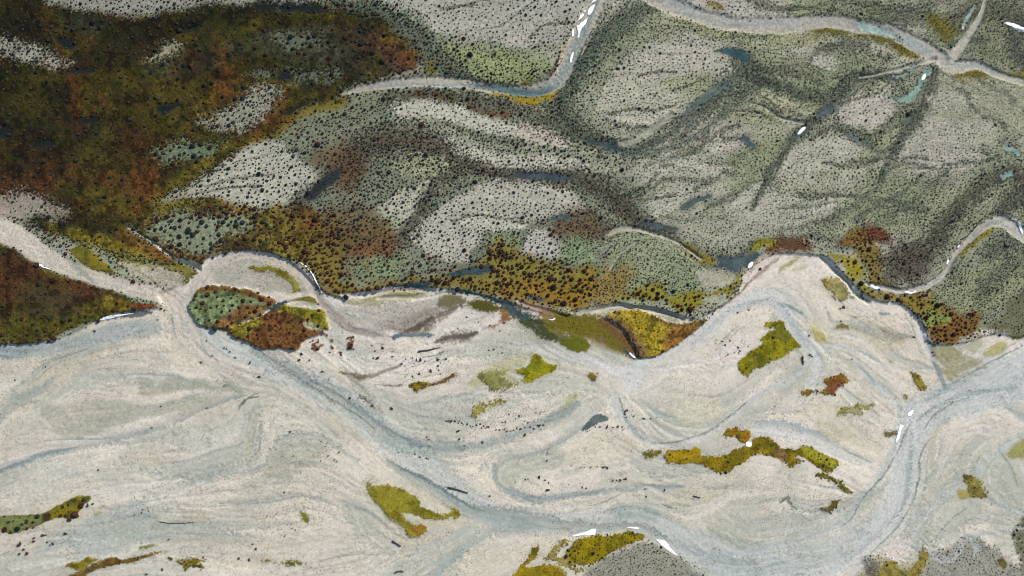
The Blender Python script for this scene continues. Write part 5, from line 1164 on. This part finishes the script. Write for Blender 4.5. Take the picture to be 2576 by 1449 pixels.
# ------------------------------------------------------------------ the ground: one sheet to the horizon
ring = [1.02, 1.06, 1.15, 1.4, 2.0, 4.0, 9.0, 20.0]
gi = np.arange(NU * NV).reshape(NV, NU)
verts = np.column_stack([XW.ravel(), YW.ravel(), Z.ravel()])
cols = COLR.reshape(-1, 3) / K_LIGHT
fa = np.stack([gi[1:, :-1], gi[1:, 1:], gi[:-1, 1:], gi[:-1, :-1]], -1).reshape(-1, 4)
border = np.concatenate([gi[0, :-1], gi[:-1, -1], gi[-1, :0:-1], gi[:0:-1, 0]])
bv = verts[border]; bc = cols[border]
mean_c = lin((160, 158, 142)) / K_LIGHT
prev = border; base = len(verts); V_ = [verts]; C_ = [cols]; F_ = [fa]
for k, s in enumerate(ring):
    nv_ = bv.copy(); nv_[:, :2] *= s; nv_[:, 2] = bv[:, 2] * (1 - min(1, (s - 1) * 1.5)) - 0.02 * (k + 1)
    f = min(1.0, (s - 1.0) * 1.2)
    jit = (vnoise(nv_[:, 0], nv_[:, 1], 12, 2) - .5)[:, None] * 0.15 + 1
    C_.append((bc * (1 - f) + mean_c * f) * jit)
    V_.append(nv_)
    cur = base + np.arange(len(border)); base += len(border)
    a, b2 = prev, np.roll(prev, -1); c, d = np.roll(cur, -1), cur
    F_.append(np.stack([a, b2, c, d], -1))
    prev = cur
verts = np.concatenate(V_); cols = np.concatenate(C_); fa = np.concatenate(F_)
ground = mesh_obj('ground', verts, fa.ravel(), np.arange(0, fa.size, 4), np.full(len(fa), 4), M_GROUND, cols)
tag(ground, kind='structure')

def sheet(name, w, m, zf, material, colf, thr=0.32):
    """a sheet lying on the ground wherever mask m (in window w) is above thr"""
    if m.size < 9: return None
    k = m > thr
    f = k[:-1, :-1] & k[1:, :-1] & k[:-1, 1:] & k[1:, 1:]
    if not f.any(): return None
    jj, ii = np.nonzero(f)
    n = m.shape[1]
    q = np.stack([(jj + 1) * n + ii, (jj + 1) * n + ii + 1, jj * n + ii + 1, jj * n + ii], -1)
    uniq, inv = np.unique(q.ravel(), return_inverse=True)
    z = zf.ravel()[uniq]
    v = np.column_stack([XW[w].ravel()[uniq], YW[w].ravel()[uniq], z])
    c = colf.reshape(-1, 3)[uniq]
    return mesh_obj(name, v, inv.ravel(), np.arange(0, q.size, 4), np.full(len(q), 4), material, c)

def main_piece(m, thr=0.32):
    k = m > thr
    lab = np.where(k, np.arange(1, k.size + 1).reshape(k.shape), 0)
    for _ in range(2000):
        n = lab.copy()
        n[1:] = np.maximum(n[1:], lab[:-1]); n[:-1] = np.maximum(n[:-1], lab[1:])
        n[:, 1:] = np.maximum(n[:, 1:], lab[:, :-1]); n[:, :-1] = np.maximum(n[:, :-1], lab[:, 1:])
        n = np.where(k, n, 0)
        if (n == lab).all(): break
        lab = n
    ids, cnt = np.unique(lab[lab > 0], return_counts=True)
    return m if not len(ids) else np.where(lab == ids[np.argmax(cnt)], m, 0)

# ------------------------------------------------------------------ heath mats
def owned(pts):
    f = np.zeros((NV, NU), np.float32); w, m = pmask(pts, 2, 0, 0); f[w] = m
    big = blur(f, 5) > 0.02
    return big
rest = HEATH.copy()
hz_list = [('heath', island, 'sage and rust shrub island in the fork of the left channels'),
           ('heath', isl2, 'rust brown heath island with a yellow green corner'),
           ('heath', gold, 'gold triangular heath slope pointing into the gravel'),
           ('heath', low, 'dark red brown heath below the left silt channel')]
tuft_n = np.clip(0.55 * fbm(UU, VV, 9, 1, 2) + 0.45 * G2, 0, 1)
for nm, pts, lab in hz_list:
    own = owned(pts)
    part = np.where(own, rest, 0); rest = np.where(own, 0, rest)
    zf = Zs + 0.004 + sstep(part, .4, .9) * (0.10 + 0.38 * tuft_n)
    o = sheet(nm, wall, part, zf, M_MOSS, COLR / K_LIGHT * 1.15)
    if o: tag(o, lab, 'heath', kind='stuff')
zf = Zs + 0.004 + sstep(rest, .4, .9) * (0.10 + 0.38 * tuft_n)
o = sheet('heath', wall, rest, zf, M_MOSS, COLR / K_LIGHT * 1.15)
tag(o, 'broad olive and rust heath covering the upper left terrace', 'heath', kind='stuff')

for w, m, label, cat, name, h in MOSS:
    zf = Zs[w] + 0.006 + sstep(m, .32, .95) * (0.05 + h * (0.3 + 1.2 * tuft_n[w]))
    m = main_piece(m)
    o = sheet(name, w, m, zf, M_MOSS, COLR[w] / K_LIGHT * 1.0)
    if o: tag(o, label, cat)
for w, m, c, label in WATER:
    cc = np.ones(m.shape + (3,), np.float32) * (lin(c) / K_LIGHT * np.array((.95, 1.02, .90))).astype(np.float32)
    cc *= (0.80 + 0.40 * G2[w])[..., None] * (0.85 + 0.3 * sstep(fbm(UU[w], VV[w], 26, 2, 3), .35, .65))[..., None]
    o = sheet('pool', w, m, blur(Zs, 2)[w] + 0.09, M_WATER, cc, 0.5)
    if o: tag(o, kind='structure'); o['label'] = label

# ------------------------------------------------------------------ white patches, thin raised slabs
from mathutils.geometry import tessellate_polygon
for n_, (pts, label) in enumerate(WHITE):
    p = catmull(pts, True, 4)
    rr = random.Random(n_)
    jt = min(1.0, .22 + .012 * np.ptp(p[:, 0]) + .006 * np.ptp(p[:, 1]))
    p = p + np.array([[rr.uniform(-jt, jt), rr.uniform(-jt, jt)] for _ in p])
    x, y = to_world(p[:, 0], p[:, 1]); z = at(Zs, p[:, 0], p[:, 1])
    area = 0.5 * np.sum(x * np.roll(y, -1) - np.roll(x, -1) * y)
    if area < 0: x, y, z = x[::-1], y[::-1], z[::-1]
    k = len(x)
    tx = np.roll(x, -1) - np.roll(x, 1); ty = np.roll(y, -1) - np.roll(y, 1); ln = np.hypot(tx, ty) + 1e-6
    ins = 0.05
    xi, yi = x - ty / ln * ins * 1, y + tx / ln * ins
    lo = np.column_stack([x, y, z - 0.1]); hi = np.column_stack([xi, yi, z + 0.20])
    vv = np.vstack([lo, hi])
    tri = tessellate_polygon([[Vector((a, b, 0)) for a, b in zip(xi, yi)]])
    loops, ls, lt = [], [], []
    for i in range(k):
        j = (i + 1) % k
        ls.append(len(loops)); lt.append(4); loops += [i, j, k + j, k + i]
    for t in tri:
        a, b, c = t
        cr = (xi[b] - xi[a]) * (yi[c] - yi[a]) - (xi[c] - xi[a]) * (yi[b] - yi[a])
        if cr < 0: b, c = c, b
        ls.append(len(loops)); lt.append(3); loops += [k + a, k + b, k + c]
    o = mesh_obj('white_patch', vv, np.array(loops), np.array(ls), np.array(lt), M_WHITE, smooth=False)
    tag(o, label, 'snow patch', 'white patches along the channels')

# ================================================================== shrubs
rs = np.random.RandomState(5)
def dome(nr, seg, seed, leaves, hgt=0.42):
    """an uneven low bush of width 1 with twigs and leaf clumps standing out of it"""
    r = np.random.RandomState(seed)
    V = [(0, 0, hgt * r.uniform(.8, 1.1))]; F = []
    ph = r.uniform(0, 6.28, 4); am = r.uniform(.06, .2, 4)
    for i in range(nr):
        t = (i + 1) / nr
        for j in range(seg):
            a = 2 * math.pi * (j + 0.5 * (i % 2)) / seg
            rad = 0.5 * math.sin(t * math.pi / 2) * (1 + sum(am[q] * math.sin((q + 2) * a + ph[q]) for q in range(4)) * t) * r.uniform(.86, 1.12)
            V.append((rad * math.cos(a), rad * math.sin(a), hgt * math.cos(t * math.pi / 2) * r.uniform(.75, 1.2) + (0.06 * r.rand() if i < nr - 1 else -0.08)))
    for j in range(seg):
        F.append((0, 1 + j, 1 + (j + 1) % seg))
    for i in range(nr - 1):
        a0 = 1 + i * seg; b0 = a0 + seg
        for j in range(seg):
            k = (j + 1) % seg
            if i % 2 == 0:
                F += [(a0 + j, b0 + j, a0 + k), (a0 + k, b0 + j, b0 + k)]
            else:
                F += [(a0 + j, b0 + j, b0 + k), (a0 + j, b0 + k, a0 + k)]
    for q in range(leaves):
        a = r.uniform(0, 6.28); t = math.sqrt(r.rand()); rad = 0.52 * t
        c = np.array([rad * math.cos(a), rad * math.sin(a), hgt * math.sqrt(max(0, 1 - t * t)) + .03])
        s = r.uniform(.06, .13)
        d1 = r.randn(3); d1 /= np.linalg.norm(d1); d2 = np.cross(d1, r.randn(3)); d2 /= np.linalg.norm(d2)
        n = len(V); V += [tuple(c + d1 * s), tuple(c - d1 * s * .6 + d2 * s * .5), tuple(c - d1 * s * .6 - d2 * s * .5)]
        F.append((n, n + 1, n + 2))
    return np.array(V, np.float32), np.array(F, np.int32)

N_CAND = 300000
pu = rs.uniform(-150, 2726, N_CAND).astype(np.float32); pv = rs.uniform(-90, 1540, N_CAND).astype(np.float32)
ii = ((pu - U0) / STEP).astype(int); jj = ((pv - V0) / STEP).astype(int)
den = DEN[jj, ii]; siz = SIZ[jj, ii]; brn = BRN[jj, ii]
wat = np.zeros((NV, NU), bool)
for w, m, c, label in WATER: wat[w] |= m > 0.4
ok = (den > 0.06) & ~wat[jj, ii] & (rs.rand(N_CAND) < np.clip(2876 * 1630 * 0.62 * den / siz ** 2 / N_CAND, 0, 1))
pu, pv, den, siz, brn = pu[ok], pv[ok], den[ok], siz[ok], brn[ok]
sz = siz * np.exp(rs.randn(len(pu)) * 0.31)
sz = np.clip(sz, 1.6, 16).astype(np.float32)
exc = 1.28 * sz / np.sqrt(np.clip(den, .6, 3.2))
grid = {}; keep = []
CELL = 14.0
pul, pvl, exl = pu.tolist(), pv.tolist(), exc.tolist()
for n in range(len(pul)):
    u = pul[n]; v = pvl[n]; e = exl[n]
    a = int(u // CELL); b = int(v // CELL)
    bad = False
    for q in ((a, b), (a - 1, b), (a + 1, b), (a, b - 1), (a, b + 1), (a - 1, b - 1), (a + 1, b + 1), (a - 1, b + 1), (a + 1, b - 1)):
        for (x, y, e2) in grid.get(q, ()):
            r_ = 0.5 * (e + e2)
            if (x - u) ** 2 + (y - v) ** 2 < r_ * r_:
                bad = True; break
        if bad: break
    if not bad:
        grid.setdefault((a, b), []).append((u, v, e)); keep.append(n)
keep = np.array(keep)
pu, pv, sz, brn = pu[keep], pv[keep], sz[keep], brn[keep]
print('shrubs', len(pu))
russet = rs.rand(len(pu)) < brn
GREEN_C = np.array([(0.013, 0.018, 0.016), (0.018, 0.023, 0.018), (0.012, 0.014, 0.017), (0.022, 0.026, 0.014)])
RUST_C = np.array([(0.030, 0.013, 0.010), (0.040, 0.016, 0.011), (0.023, 0.012, 0.010), (0.050, 0.020, 0.012)])
gcol = np.where(russet[:, None], RUST_C[rs.randint(0, 4, len(pu))], GREEN_C[rs.randint(0, 4, len(pu))])
# shrubs seen one by one: the largest in the photograph
inside = (pu > 12) & (pu < 2564) & (pv > 12) & (pv < 1437)
order = np.argsort(-(sz * inside))
N_BIG = 292
big = np.zeros(len(pu), bool); big[order[:N_BIG]] = True
px, py = to_world(pu, pv); pz = at(Zs, pu, pv) + 0.12 * (at(HEATH, pu, pv) > .5)
msz = metres(sz)

tmpl_s = [dome(2, 6, s, 3) for s in range(6)]
tmpl_l = [dome(3, 8, 20 + s, 16) for s in range(6)]
Vs, Fs, Cs = [], [], []; off = 0
tid = rs.randint(0, 6, len(pu)); rot = rs.uniform(0, 6.28, len(pu)); hs = rs.uniform(.8, 1.25, len(pu)); el = rs.uniform(.8, 1.25, len(pu))
large = sz > 6.5
for grp, tm in ((~large, tmpl_s), (large, tmpl_l)):
    for t in range(6):
        sel = np.nonzero(grp & (tid == t) & ~big)[0]
        if not len(sel): continue
        v, f = tm[t]
        c, s = np.cos(rot[sel])[:, None], np.sin(rot[sel])[:, None]
        X = (v[:, 0][None] * c - v[:, 1][None] * s * el[sel][:, None]) * msz[sel][:, None] + px[sel][:, None]
        Y = (v[:, 0][None] * s + v[:, 1][None] * c * el[sel][:, None]) * msz[sel][:, None] + py[sel][:, None]
        Zz = v[:, 2][None] * (msz[sel] * hs[sel])[:, None] + pz[sel][:, None]
        Vs.append(np.stack([X, Y, Zz], -1).reshape(-1, 3))
        Fs.append((f[None] + (off + np.arange(len(sel)) * len(v))[:, None, None]).reshape(-1, 3))
        # some bushes have died back in the middle and show pale twigs there
        dead = (rs.rand(len(sel)) < 0.30)[:, None] * (np.hypot(v[:, 0], v[:, 1])[None] < 0.2)
        cc = gcol[sel][:, None, :] * rs.uniform(.7, 1.35, (len(sel), len(v), 1))
        cc = np.where(dead[..., None], cc * 0.4 + np.array([.085, .08, .06]) * .6, cc)
        Cs.append(cc.reshape(-1, 3))
        off += len(sel) * len(v)
V = np.concatenate(Vs); F = np.concatenate(Fs); C = np.concatenate(Cs)
o = mesh_obj('low_shrubs', V, F.ravel(), np.arange(0, F.size, 3), np.full(len(F), 3), M_SHRUB, C, smooth=False)
tag(o, 'countless small dark and russet shrubs dotting the terrace and moss', 'shrubs', kind='stuff')

# the 292 that show largest, each on its own
ANCH = [(170,70,'the dark upper left heath'),(260,150,'the heath by the pale island'),(420,190,'the green rise in the heath'),(520,120,'the middle rise of the upper heath'),(620,110,'the eastern part of the upper heath'),(760,110,'the grey hollow of the upper heath'),(900,110,'the rusty upper heath corner'),(620,280,'the leaf-shaped island in the heath'),
        (450,390,'the small sage spot in the lower heath'),(430,575,'the western end of the sage island'),(560,590,'the eastern end of the sage island'),(700,580,'the russet bank west of the meander'),(760,640,'the bank above the meander'),(830,600,'the russet slope above the meander'),(820,700,'the gold slope outside the meander'),
        (900,720,'the slope beside the narrow pool'),(960,670,'the grey slope above the narrow pool'),(1050,700,'the gold slope under the navy pool'),(1180,690,'the ochre slope by the navy pool'),(1300,720,'the rust slope over the stream'),(1420,720,'the olive slope by the gravel'),(1260,640,'the green patch between grey lenses'),
        (1420,620,'the russet ground by the eastern lens'),(940,570,'the brown band by the pale lens'),(880,480,'the brown swale below the slate hollow'),(900,390,'the brown hollow in the middle terrace'),(700,430,'the big rippled grey lens'),(520,850,'the foot of the shrub island'),(560,780,'the sage end of the shrub island'),
        (650,790,'the rust end of the shrub island'),(680,850,'the rust brown heath island'),(750,820,'the yellow corner of the rust island'),(60,1300,'the tail-shaped moss bank'),(200,1270,'the tip of the tail-shaped moss bank'),(310,770,'the red heath point'),(150,760,'the dark red heath'),(2300,780,'the rust slope under the meander'),(2350,830,'the tip of the eastern rust slope'),
        (2120,680,'the gold bank by the thin stream'),(1600,850,'the gold triangle slope'),(1300,130,'the upper middle meadow'),(1100,100,'the band below the upper lens'),(1700,230,'the wide upper terrace'),(2000,250,'the eastern terrace swales'),(1300,400,'the middle terrace lens')]
ORD = ['', 'first', 'second', 'third', 'fourth', 'fifth', 'sixth', 'seventh', 'eighth', 'ninth', 'tenth', 'eleventh', 'twelfth', 'thirteenth', 'fourteenth', 'fifteenth', 'sixteenth', 'seventeenth', 'eighteenth', 'nineteenth', 'twentieth']
def ordinal(n):
    if n <= 20: return ORD[n]
    t = ['', '', 'twenty', 'thirty', 'forty', 'fifty', 'sixty', 'seventy', 'eighty', 'ninety'][n // 10]
    return t + '-' + ORD[n % 10] if n % 10 else t[:-1] + 'ieth'
protos = {}
def shrub_mesh(kind, var):
    if (kind, var) in protos: return protos[(kind, var)]
    v, f = dome(4, 12, 60 + var, 60)
    base = (GREEN_C if kind == 'g' else RUST_C)[var % 4]
    r = np.random.RandomState(var)
    c = np.array(base)[None] * r.uniform(.65, 1.4, (len(v), 1))
    if var % 3 == 0:
        c = np.where((np.hypot(v[:, 0], v[:, 1]) < .18)[:, None], c * .5 + np.array([.08, .07, .05]) * .5, c)
    o = mesh_obj('shrub', v, f.ravel(), np.arange(0, f.size, 3), np.full(len(f), 3), M_SHRUB, c, smooth=False)
    protos[(kind, var)] = o
    return o
fresh = set()
bi = np.nonzero(big)[0]
near = [int(np.argmin([(pu[i] - a) ** 2 + (pv[i] - b) ** 2 for a, b, _ in ANCH])) for i in bi]
from collections import defaultdict
zones = defaultdict(list)
for i, z in zip(bi, near): zones[z].append(i)
for z, lst in zones.items():
    place = ANCH[z][2]
    for kind in ('g', 'r'):
        mem = sorted([i for i in lst if (russet[i]) == (kind == 'r')], key=lambda i: pu[i])
        for n, i in enumerate(mem):
            var = int(tid[i])
            src = shrub_mesh(kind, var)
            if (kind, var) in fresh:
                o = src.copy(); COL.objects.link(o)
            else:
                o = src; fresh.add((kind, var))
            o.location = (px[i], py[i], pz[i]); o.rotation_euler = (0, 0, rot[i])
            o.scale = (msz[i], msz[i] * el[i], msz[i] * hs[i])
            word = 'dark russet shrub' if kind == 'r' else 'blackish green shrub'
            if len(mem) == 1: lab = f'only large {word} on {place}'
            elif n == 0: lab = f'westernmost large {word} on {place}'
            elif n == len(mem) - 1: lab = f'easternmost large {word} on {place}'
            else: lab = f'{ordinal(n + 1)} large {word} from west on {place}'
            tag(o, lab, 'shrub', f'large shrubs on {place}')

# ------------------------------------------------------------------ single tufts on the bare gravel
TUFTS = [
 ('line', T(1,2,(795,280),(850,290),(930,300),(1040,320),(1115,322)), 24, 5, 3.6, 'the long dotted arc under the moss'),
 ('line', T(1,2,(1150,345),(1270,352),(1350,345),(1470,320),(1545,332)), 16, 5, 3.6, 'the dotted arc toward the slate pool'),
 ('box', T(1,2,(1200,200),(1560,315)), 16, 0, 3.0, 'the pale bar west of the slate pool'),
 ('line', T(1,2,(420,515),(520,515),(600,550),(665,566)), 11, 2, 2.8, 'the fine dotted row in the main channel'),
 ('line', T(1,2,(1740,622),(1850,632),(1960,625),(2005,632)), 8, 2, 3.6, 'the rim under the striped sandbar'),
 ('line', T(1,2,(1845,362),(1900,335),(1960,325),(2050,332),(2110,315),(2130,370)), 9, 3, 4.2, 'the rim below the slate pool'),
 ('line', T(1,2,(2120,200),(2200,200),(2140,235),(2250,260),(2360,262)), 8, 5, 3.6, 'the bar east of the slate pool'),
 ('line', T(1,2,(2030,732),(2100,726),(2155,720)), 9, 3, 3.2, 'the brown dotted edge west of the moss ridge'),
 ('line', T(1,2,(1290,748),(1380,728),(1490,705),(1570,742)), 6, 4, 3.6, 'the pale teardrop sandbar'),
 ('pts', T(1,2,(1820,780),(1848,786),(1558,800),(2290,796),(1120,846),(880,356),(1065,442),(890,415),(645,400),(655,420),(235,165),(180,110),(65,106),(130,104),(380,186),(1555,520),(1552,580),(1385,385),(930,465),(2440,800),(2300,850)), 0, 0, 4.6, 'the central gravel channels'),
 ('pts', T(0,2,(140,1215),(152,1208),(182,1246),(206,1277),(150,1282),(262,1162),(258,1186),(350,1138),(326,1140),(356,1195),(380,1216),(402,1205),(496,1128),(700,905),(662,920)), 0, 0, 5.4, 'the gravel around the tail-shaped moss bank'),
 ('pts', T(0,2,(1016,855),(1040,165),(1560,182),(1215,170),(2145,818),(2040,490),(1270,1176),(1105,1436),(1225,1400),(1800,1318),(1880,1328),(1905,1210),(1930,1245),(2190,360),(2210,372),(1145,330),(740,650)), 0, 0, 4.2, 'the wide lower left gravel'),
 ('box', T(0,2,(2400,420),(2570,600)), 10, 0, 3.4, 'the grey lens near the main channel'),
 ('box', T(0,2,(2050,1010),(2260,1160)), 12, 0, 2.6, 'the speckled lower gravel'),
 ('box', T(0,2,(1000,920),(1140,1010)), 7, 0, 3.0, 'the rim of the gravel whorl'),
 ('box', T(1,1,(220,1120),(400,1260)), 9, 0, 4.6, 'the white gravel beside the russet scatter'),
 ('box', T(1,1,(450,1250),(860,1400)), 18, 0, 4.6, 'the debris-strewn gravel of the middle'),
 ('box', T(1,1,(1040,1150),(1270,1240)), 7, 0, 3.6, 'the pale rib above the lime moss'),
 ('line', T(1,1,(880,1020),(960,940),(1030,960),(1200,1020),(1230,990)), 8, 10, 3.2, 'the white bar beneath the dark stream'),
 ('pts', T(0,1,(715,1050),(1190,965),(1605,1235),(1560,1125),(1692,1178),(1710,1184),(1735,1206),(1776,1250),(1520,1285),(1885,1290),(1240,893),(2275,1222),(2260,1267),(2336,1270),(2432,1355),(2480,1412),(1955,1396),(340,1320),(110,1420)), 0, 0, 4.4, 'the gravel fan below the channel junction'),
 ('pts', T(2,1,(1215,870),(1190,880),(415,910),(500,890),(955,1085),(960,1228),(975,1240),(1280,1262),(1195,975),(1745,1095),(1890,1150),(1885,1210),(1896,1232),(320,1155)), 0, 0, 4.4, 'the gravel inside the eastern arcs'),
 ('box', T(2,1,(250,1110),(560,1290)), 20, 0, 2.8, 'the rosy gravel beside the large olive moss'),
 ('line', T(2,1,(1325,735),(1350,770),(1395,825)), 6, 3, 4.6, 'the bank of the thin eastern stream'),
 ('line', T(2,1,(1650,855),(1740,910),(1800,980),(1840,1060)), 9, 4, 4.6, 'the foot of the steep russet bank'),
 ('box', T(2,2,(30,80),(300,300)), 11, 0, 3.4, 'the round beige sandbar'),
 ('line', T(2,2,(600,290),(640,270),(690,290)), 7, 8, 4.2, 'the spit above the winding moss ridge'),
 ('line', T(2,2,(700,200),(800,170),(880,190),(960,160)), 8, 8, 3.6, 'the crest west of the river fork'),
 ('box', T(2,2,(1270,360),(1500,560)), 10, 0, 2.8, 'the pale bar west of the river fork'),
 ('line', T(2,2,(1690,825),(1760,835),(1850,860)), 9, 10, 2.6, 'the dotted gravel east of the grey river'),
 ('line', T(2,2,(740,800),(780,790),(830,750),(880,795)), 9, 6, 3.2, 'the fine debris under the winding moss ridge'),
 ('box', T(2,2,(770,850),(1150,920)), 10, 0, 2.6, 'the brownish gravel near the dark moss scrap'),
]
tr_ = random.Random(3)
tuft_src = []
for vnt in range(5):
    v, f = dome(2, 7, 90 + vnt, 18, .5)
    c = np.array([(0.035, 0.038, 0.036), (0.05, 0.045, 0.035), (0.03, 0.036, 0.034), (0.06, 0.036, 0.028), (0.04, 0.045, 0.03)][vnt])[None] * np.random.RandomState(vnt).uniform(.6, 1.4, (len(v), 1))
    tuft_src.append(mesh_obj('gravel_tuft', v, f.ravel(), np.arange(0, f.size, 3), np.full(len(f), 3), M_SHRUB, c, smooth=False))
used = set(); total = 0
for mode, pts, n, spread, s, place in TUFTS:
    if mode == 'line':
        cp = catmull(pts, False, 12); q = [cp[min(len(cp) - 1, int((k + tr_.random()) / n * len(cp)))] + np.array([tr_.gauss(0, 1.5), tr_.gauss(0, spread * .5)]) for k in range(n)]
    elif mode == 'box':
        (a, b), (c, d) = pts; q = [np.array([tr_.uniform(a, c), tr_.uniform(b, d)]) for _ in range(n)]
    else:
        q = [np.array(p) for p in pts]
    q = sorted(q, key=lambda p: p[0])
    for k, p in enumerate(q):
        if total >= 299: break
        vnt = tr_.randrange(5)
        if vnt in used: o = tuft_src[vnt].copy(); COL.objects.link(o)
        else: o = tuft_src[vnt]; used.add(vnt)
        x, y = to_world(p[0], p[1]); w_ = metres(s) * tr_.uniform(.8, 1.6)
        o.location = (float(x), float(y), float(at(Zs, p[0], p[1])))
        o.scale = (w_ * tr_.uniform(.8, 1.7), w_ * tr_.uniform(.6, 1.0), w_); o.rotation_euler = (0, 0, tr_.uniform(0, 3.14))
        nm = 'westernmost' if k == 0 else ('easternmost' if k == len(q) - 1 else ordinal(k + 1))
        lab = f'{nm} dark tuft on {place}' if nm.endswith('most') else f'{nm} dark tuft from west on {place}'
        tag(o, lab, 'tuft', f'dark tufts on {place}')
        total += 1
for vnt in range(5):
    if vnt not in used: bpy.data.objects.remove(tuft_src[vnt])

# ------------------------------------------------------------------ driftwood
def log(pts, r0, r1, twigs, label, seed):
    rd = random.Random(seed); V, loops, ls, lt = [], [], [], []
    def tube(path, ra, rb, seg=7):
        b0 = len(V)
        for i, (x, y, z) in enumerate(path):
            j = min(i, len(path) - 2); dx = path[j + 1][0] - path[j][0]; dy = path[j + 1][1] - path[j][1]; L = math.hypot(dx, dy) + 1e-6
            nx, ny = -dy / L, dx / L; r = ra + (rb - ra) * i / (len(path) - 1)
            for k in range(seg):
                a = 2 * math.pi * k / seg; q = r * rd.uniform(.85, 1.15)
                V.append((x + nx * math.cos(a) * q, y + ny * math.cos(a) * q, z + math.sin(a) * q))
        for i in range(len(path) - 1):
            for k in range(seg):
                k2 = (k + 1) % seg
                ls.append(len(loops)); lt.append(4)
                loops.extend([b0 + i * seg + k, b0 + i * seg + k2, b0 + (i + 1) * seg + k2, b0 + (i + 1) * seg + k])
        for e in (0, len(path) - 1):
            ls.append(len(loops)); lt.append(seg); loops.extend([b0 + e * seg + k for k in (range(seg) if e else reversed(range(seg)))])
    cp = catmull(pts, False, 4); x, y = to_world(cp[:, 0], cp[:, 1]); z = at(Zs, cp[:, 0], cp[:, 1])
    path = [(a, b, c + r0 * .7) for a, b, c in zip(x, y, z)]
    tube(path, r0, r1)
    for t in range(twigs):
        i = rd.randrange(len(path)); a = rd.uniform(0, 6.28); L = rd.uniform(.5, 1.6)
        bx, by, bz = path[i]
        tube([(bx, by, bz), (bx + math.cos(a) * L * .5, by + math.sin(a) * L * .5, bz + .12), (bx + math.cos(a + .3) * L, by + math.sin(a + .3) * L, bz + .02)], r0 * .3, r0 * .1, 5)
    o = mesh_obj('driftwood', np.array(V), np.array(loops), np.array(ls), np.array(lt), M_WOOD, smooth=True)
    tag(o, label, 'driftwood', 'dark driftwood stranded on the gravel')
log(T(1,2,(808,780),(850,790),(900,803),(955,822)), .38, .14, 9, 'dark driftwood trunk with broken twigs in the middle channel', 1)
log(T(1,2,(384,1184),(415,1203),(450,1224)), .40, .2, 2, 'short black driftwood log at the foot of a grey streak', 2)
log(T(1,2,(405,1424),(440,1412),(470,1418)), .30, .15, 4, 'black driftwood snag on the lowest gravel bar', 3)
log(T(2,1,(905,1240),(904,1270),(909,1302)), .35, .2, 3, 'upright dark driftwood log between the eastern arcs', 4)
log([(1053, 884), (1080, 880), (1106, 874)], .34, .14, 3, 'greenish dark driftwood branch under the debris bar', 5)
log(T(0,2,(1205,1040),(1290,1052),(1380,1052),(1465,1040)),   .15, .08, 22, 'twiggy dark driftwood line inside the gravel whorl', 6)
log(T(2,2,(80,845),(110,852),(132,858)), .26, .12, 5, 'small dark driftwood tangle on the pale eastern gravel', 7)
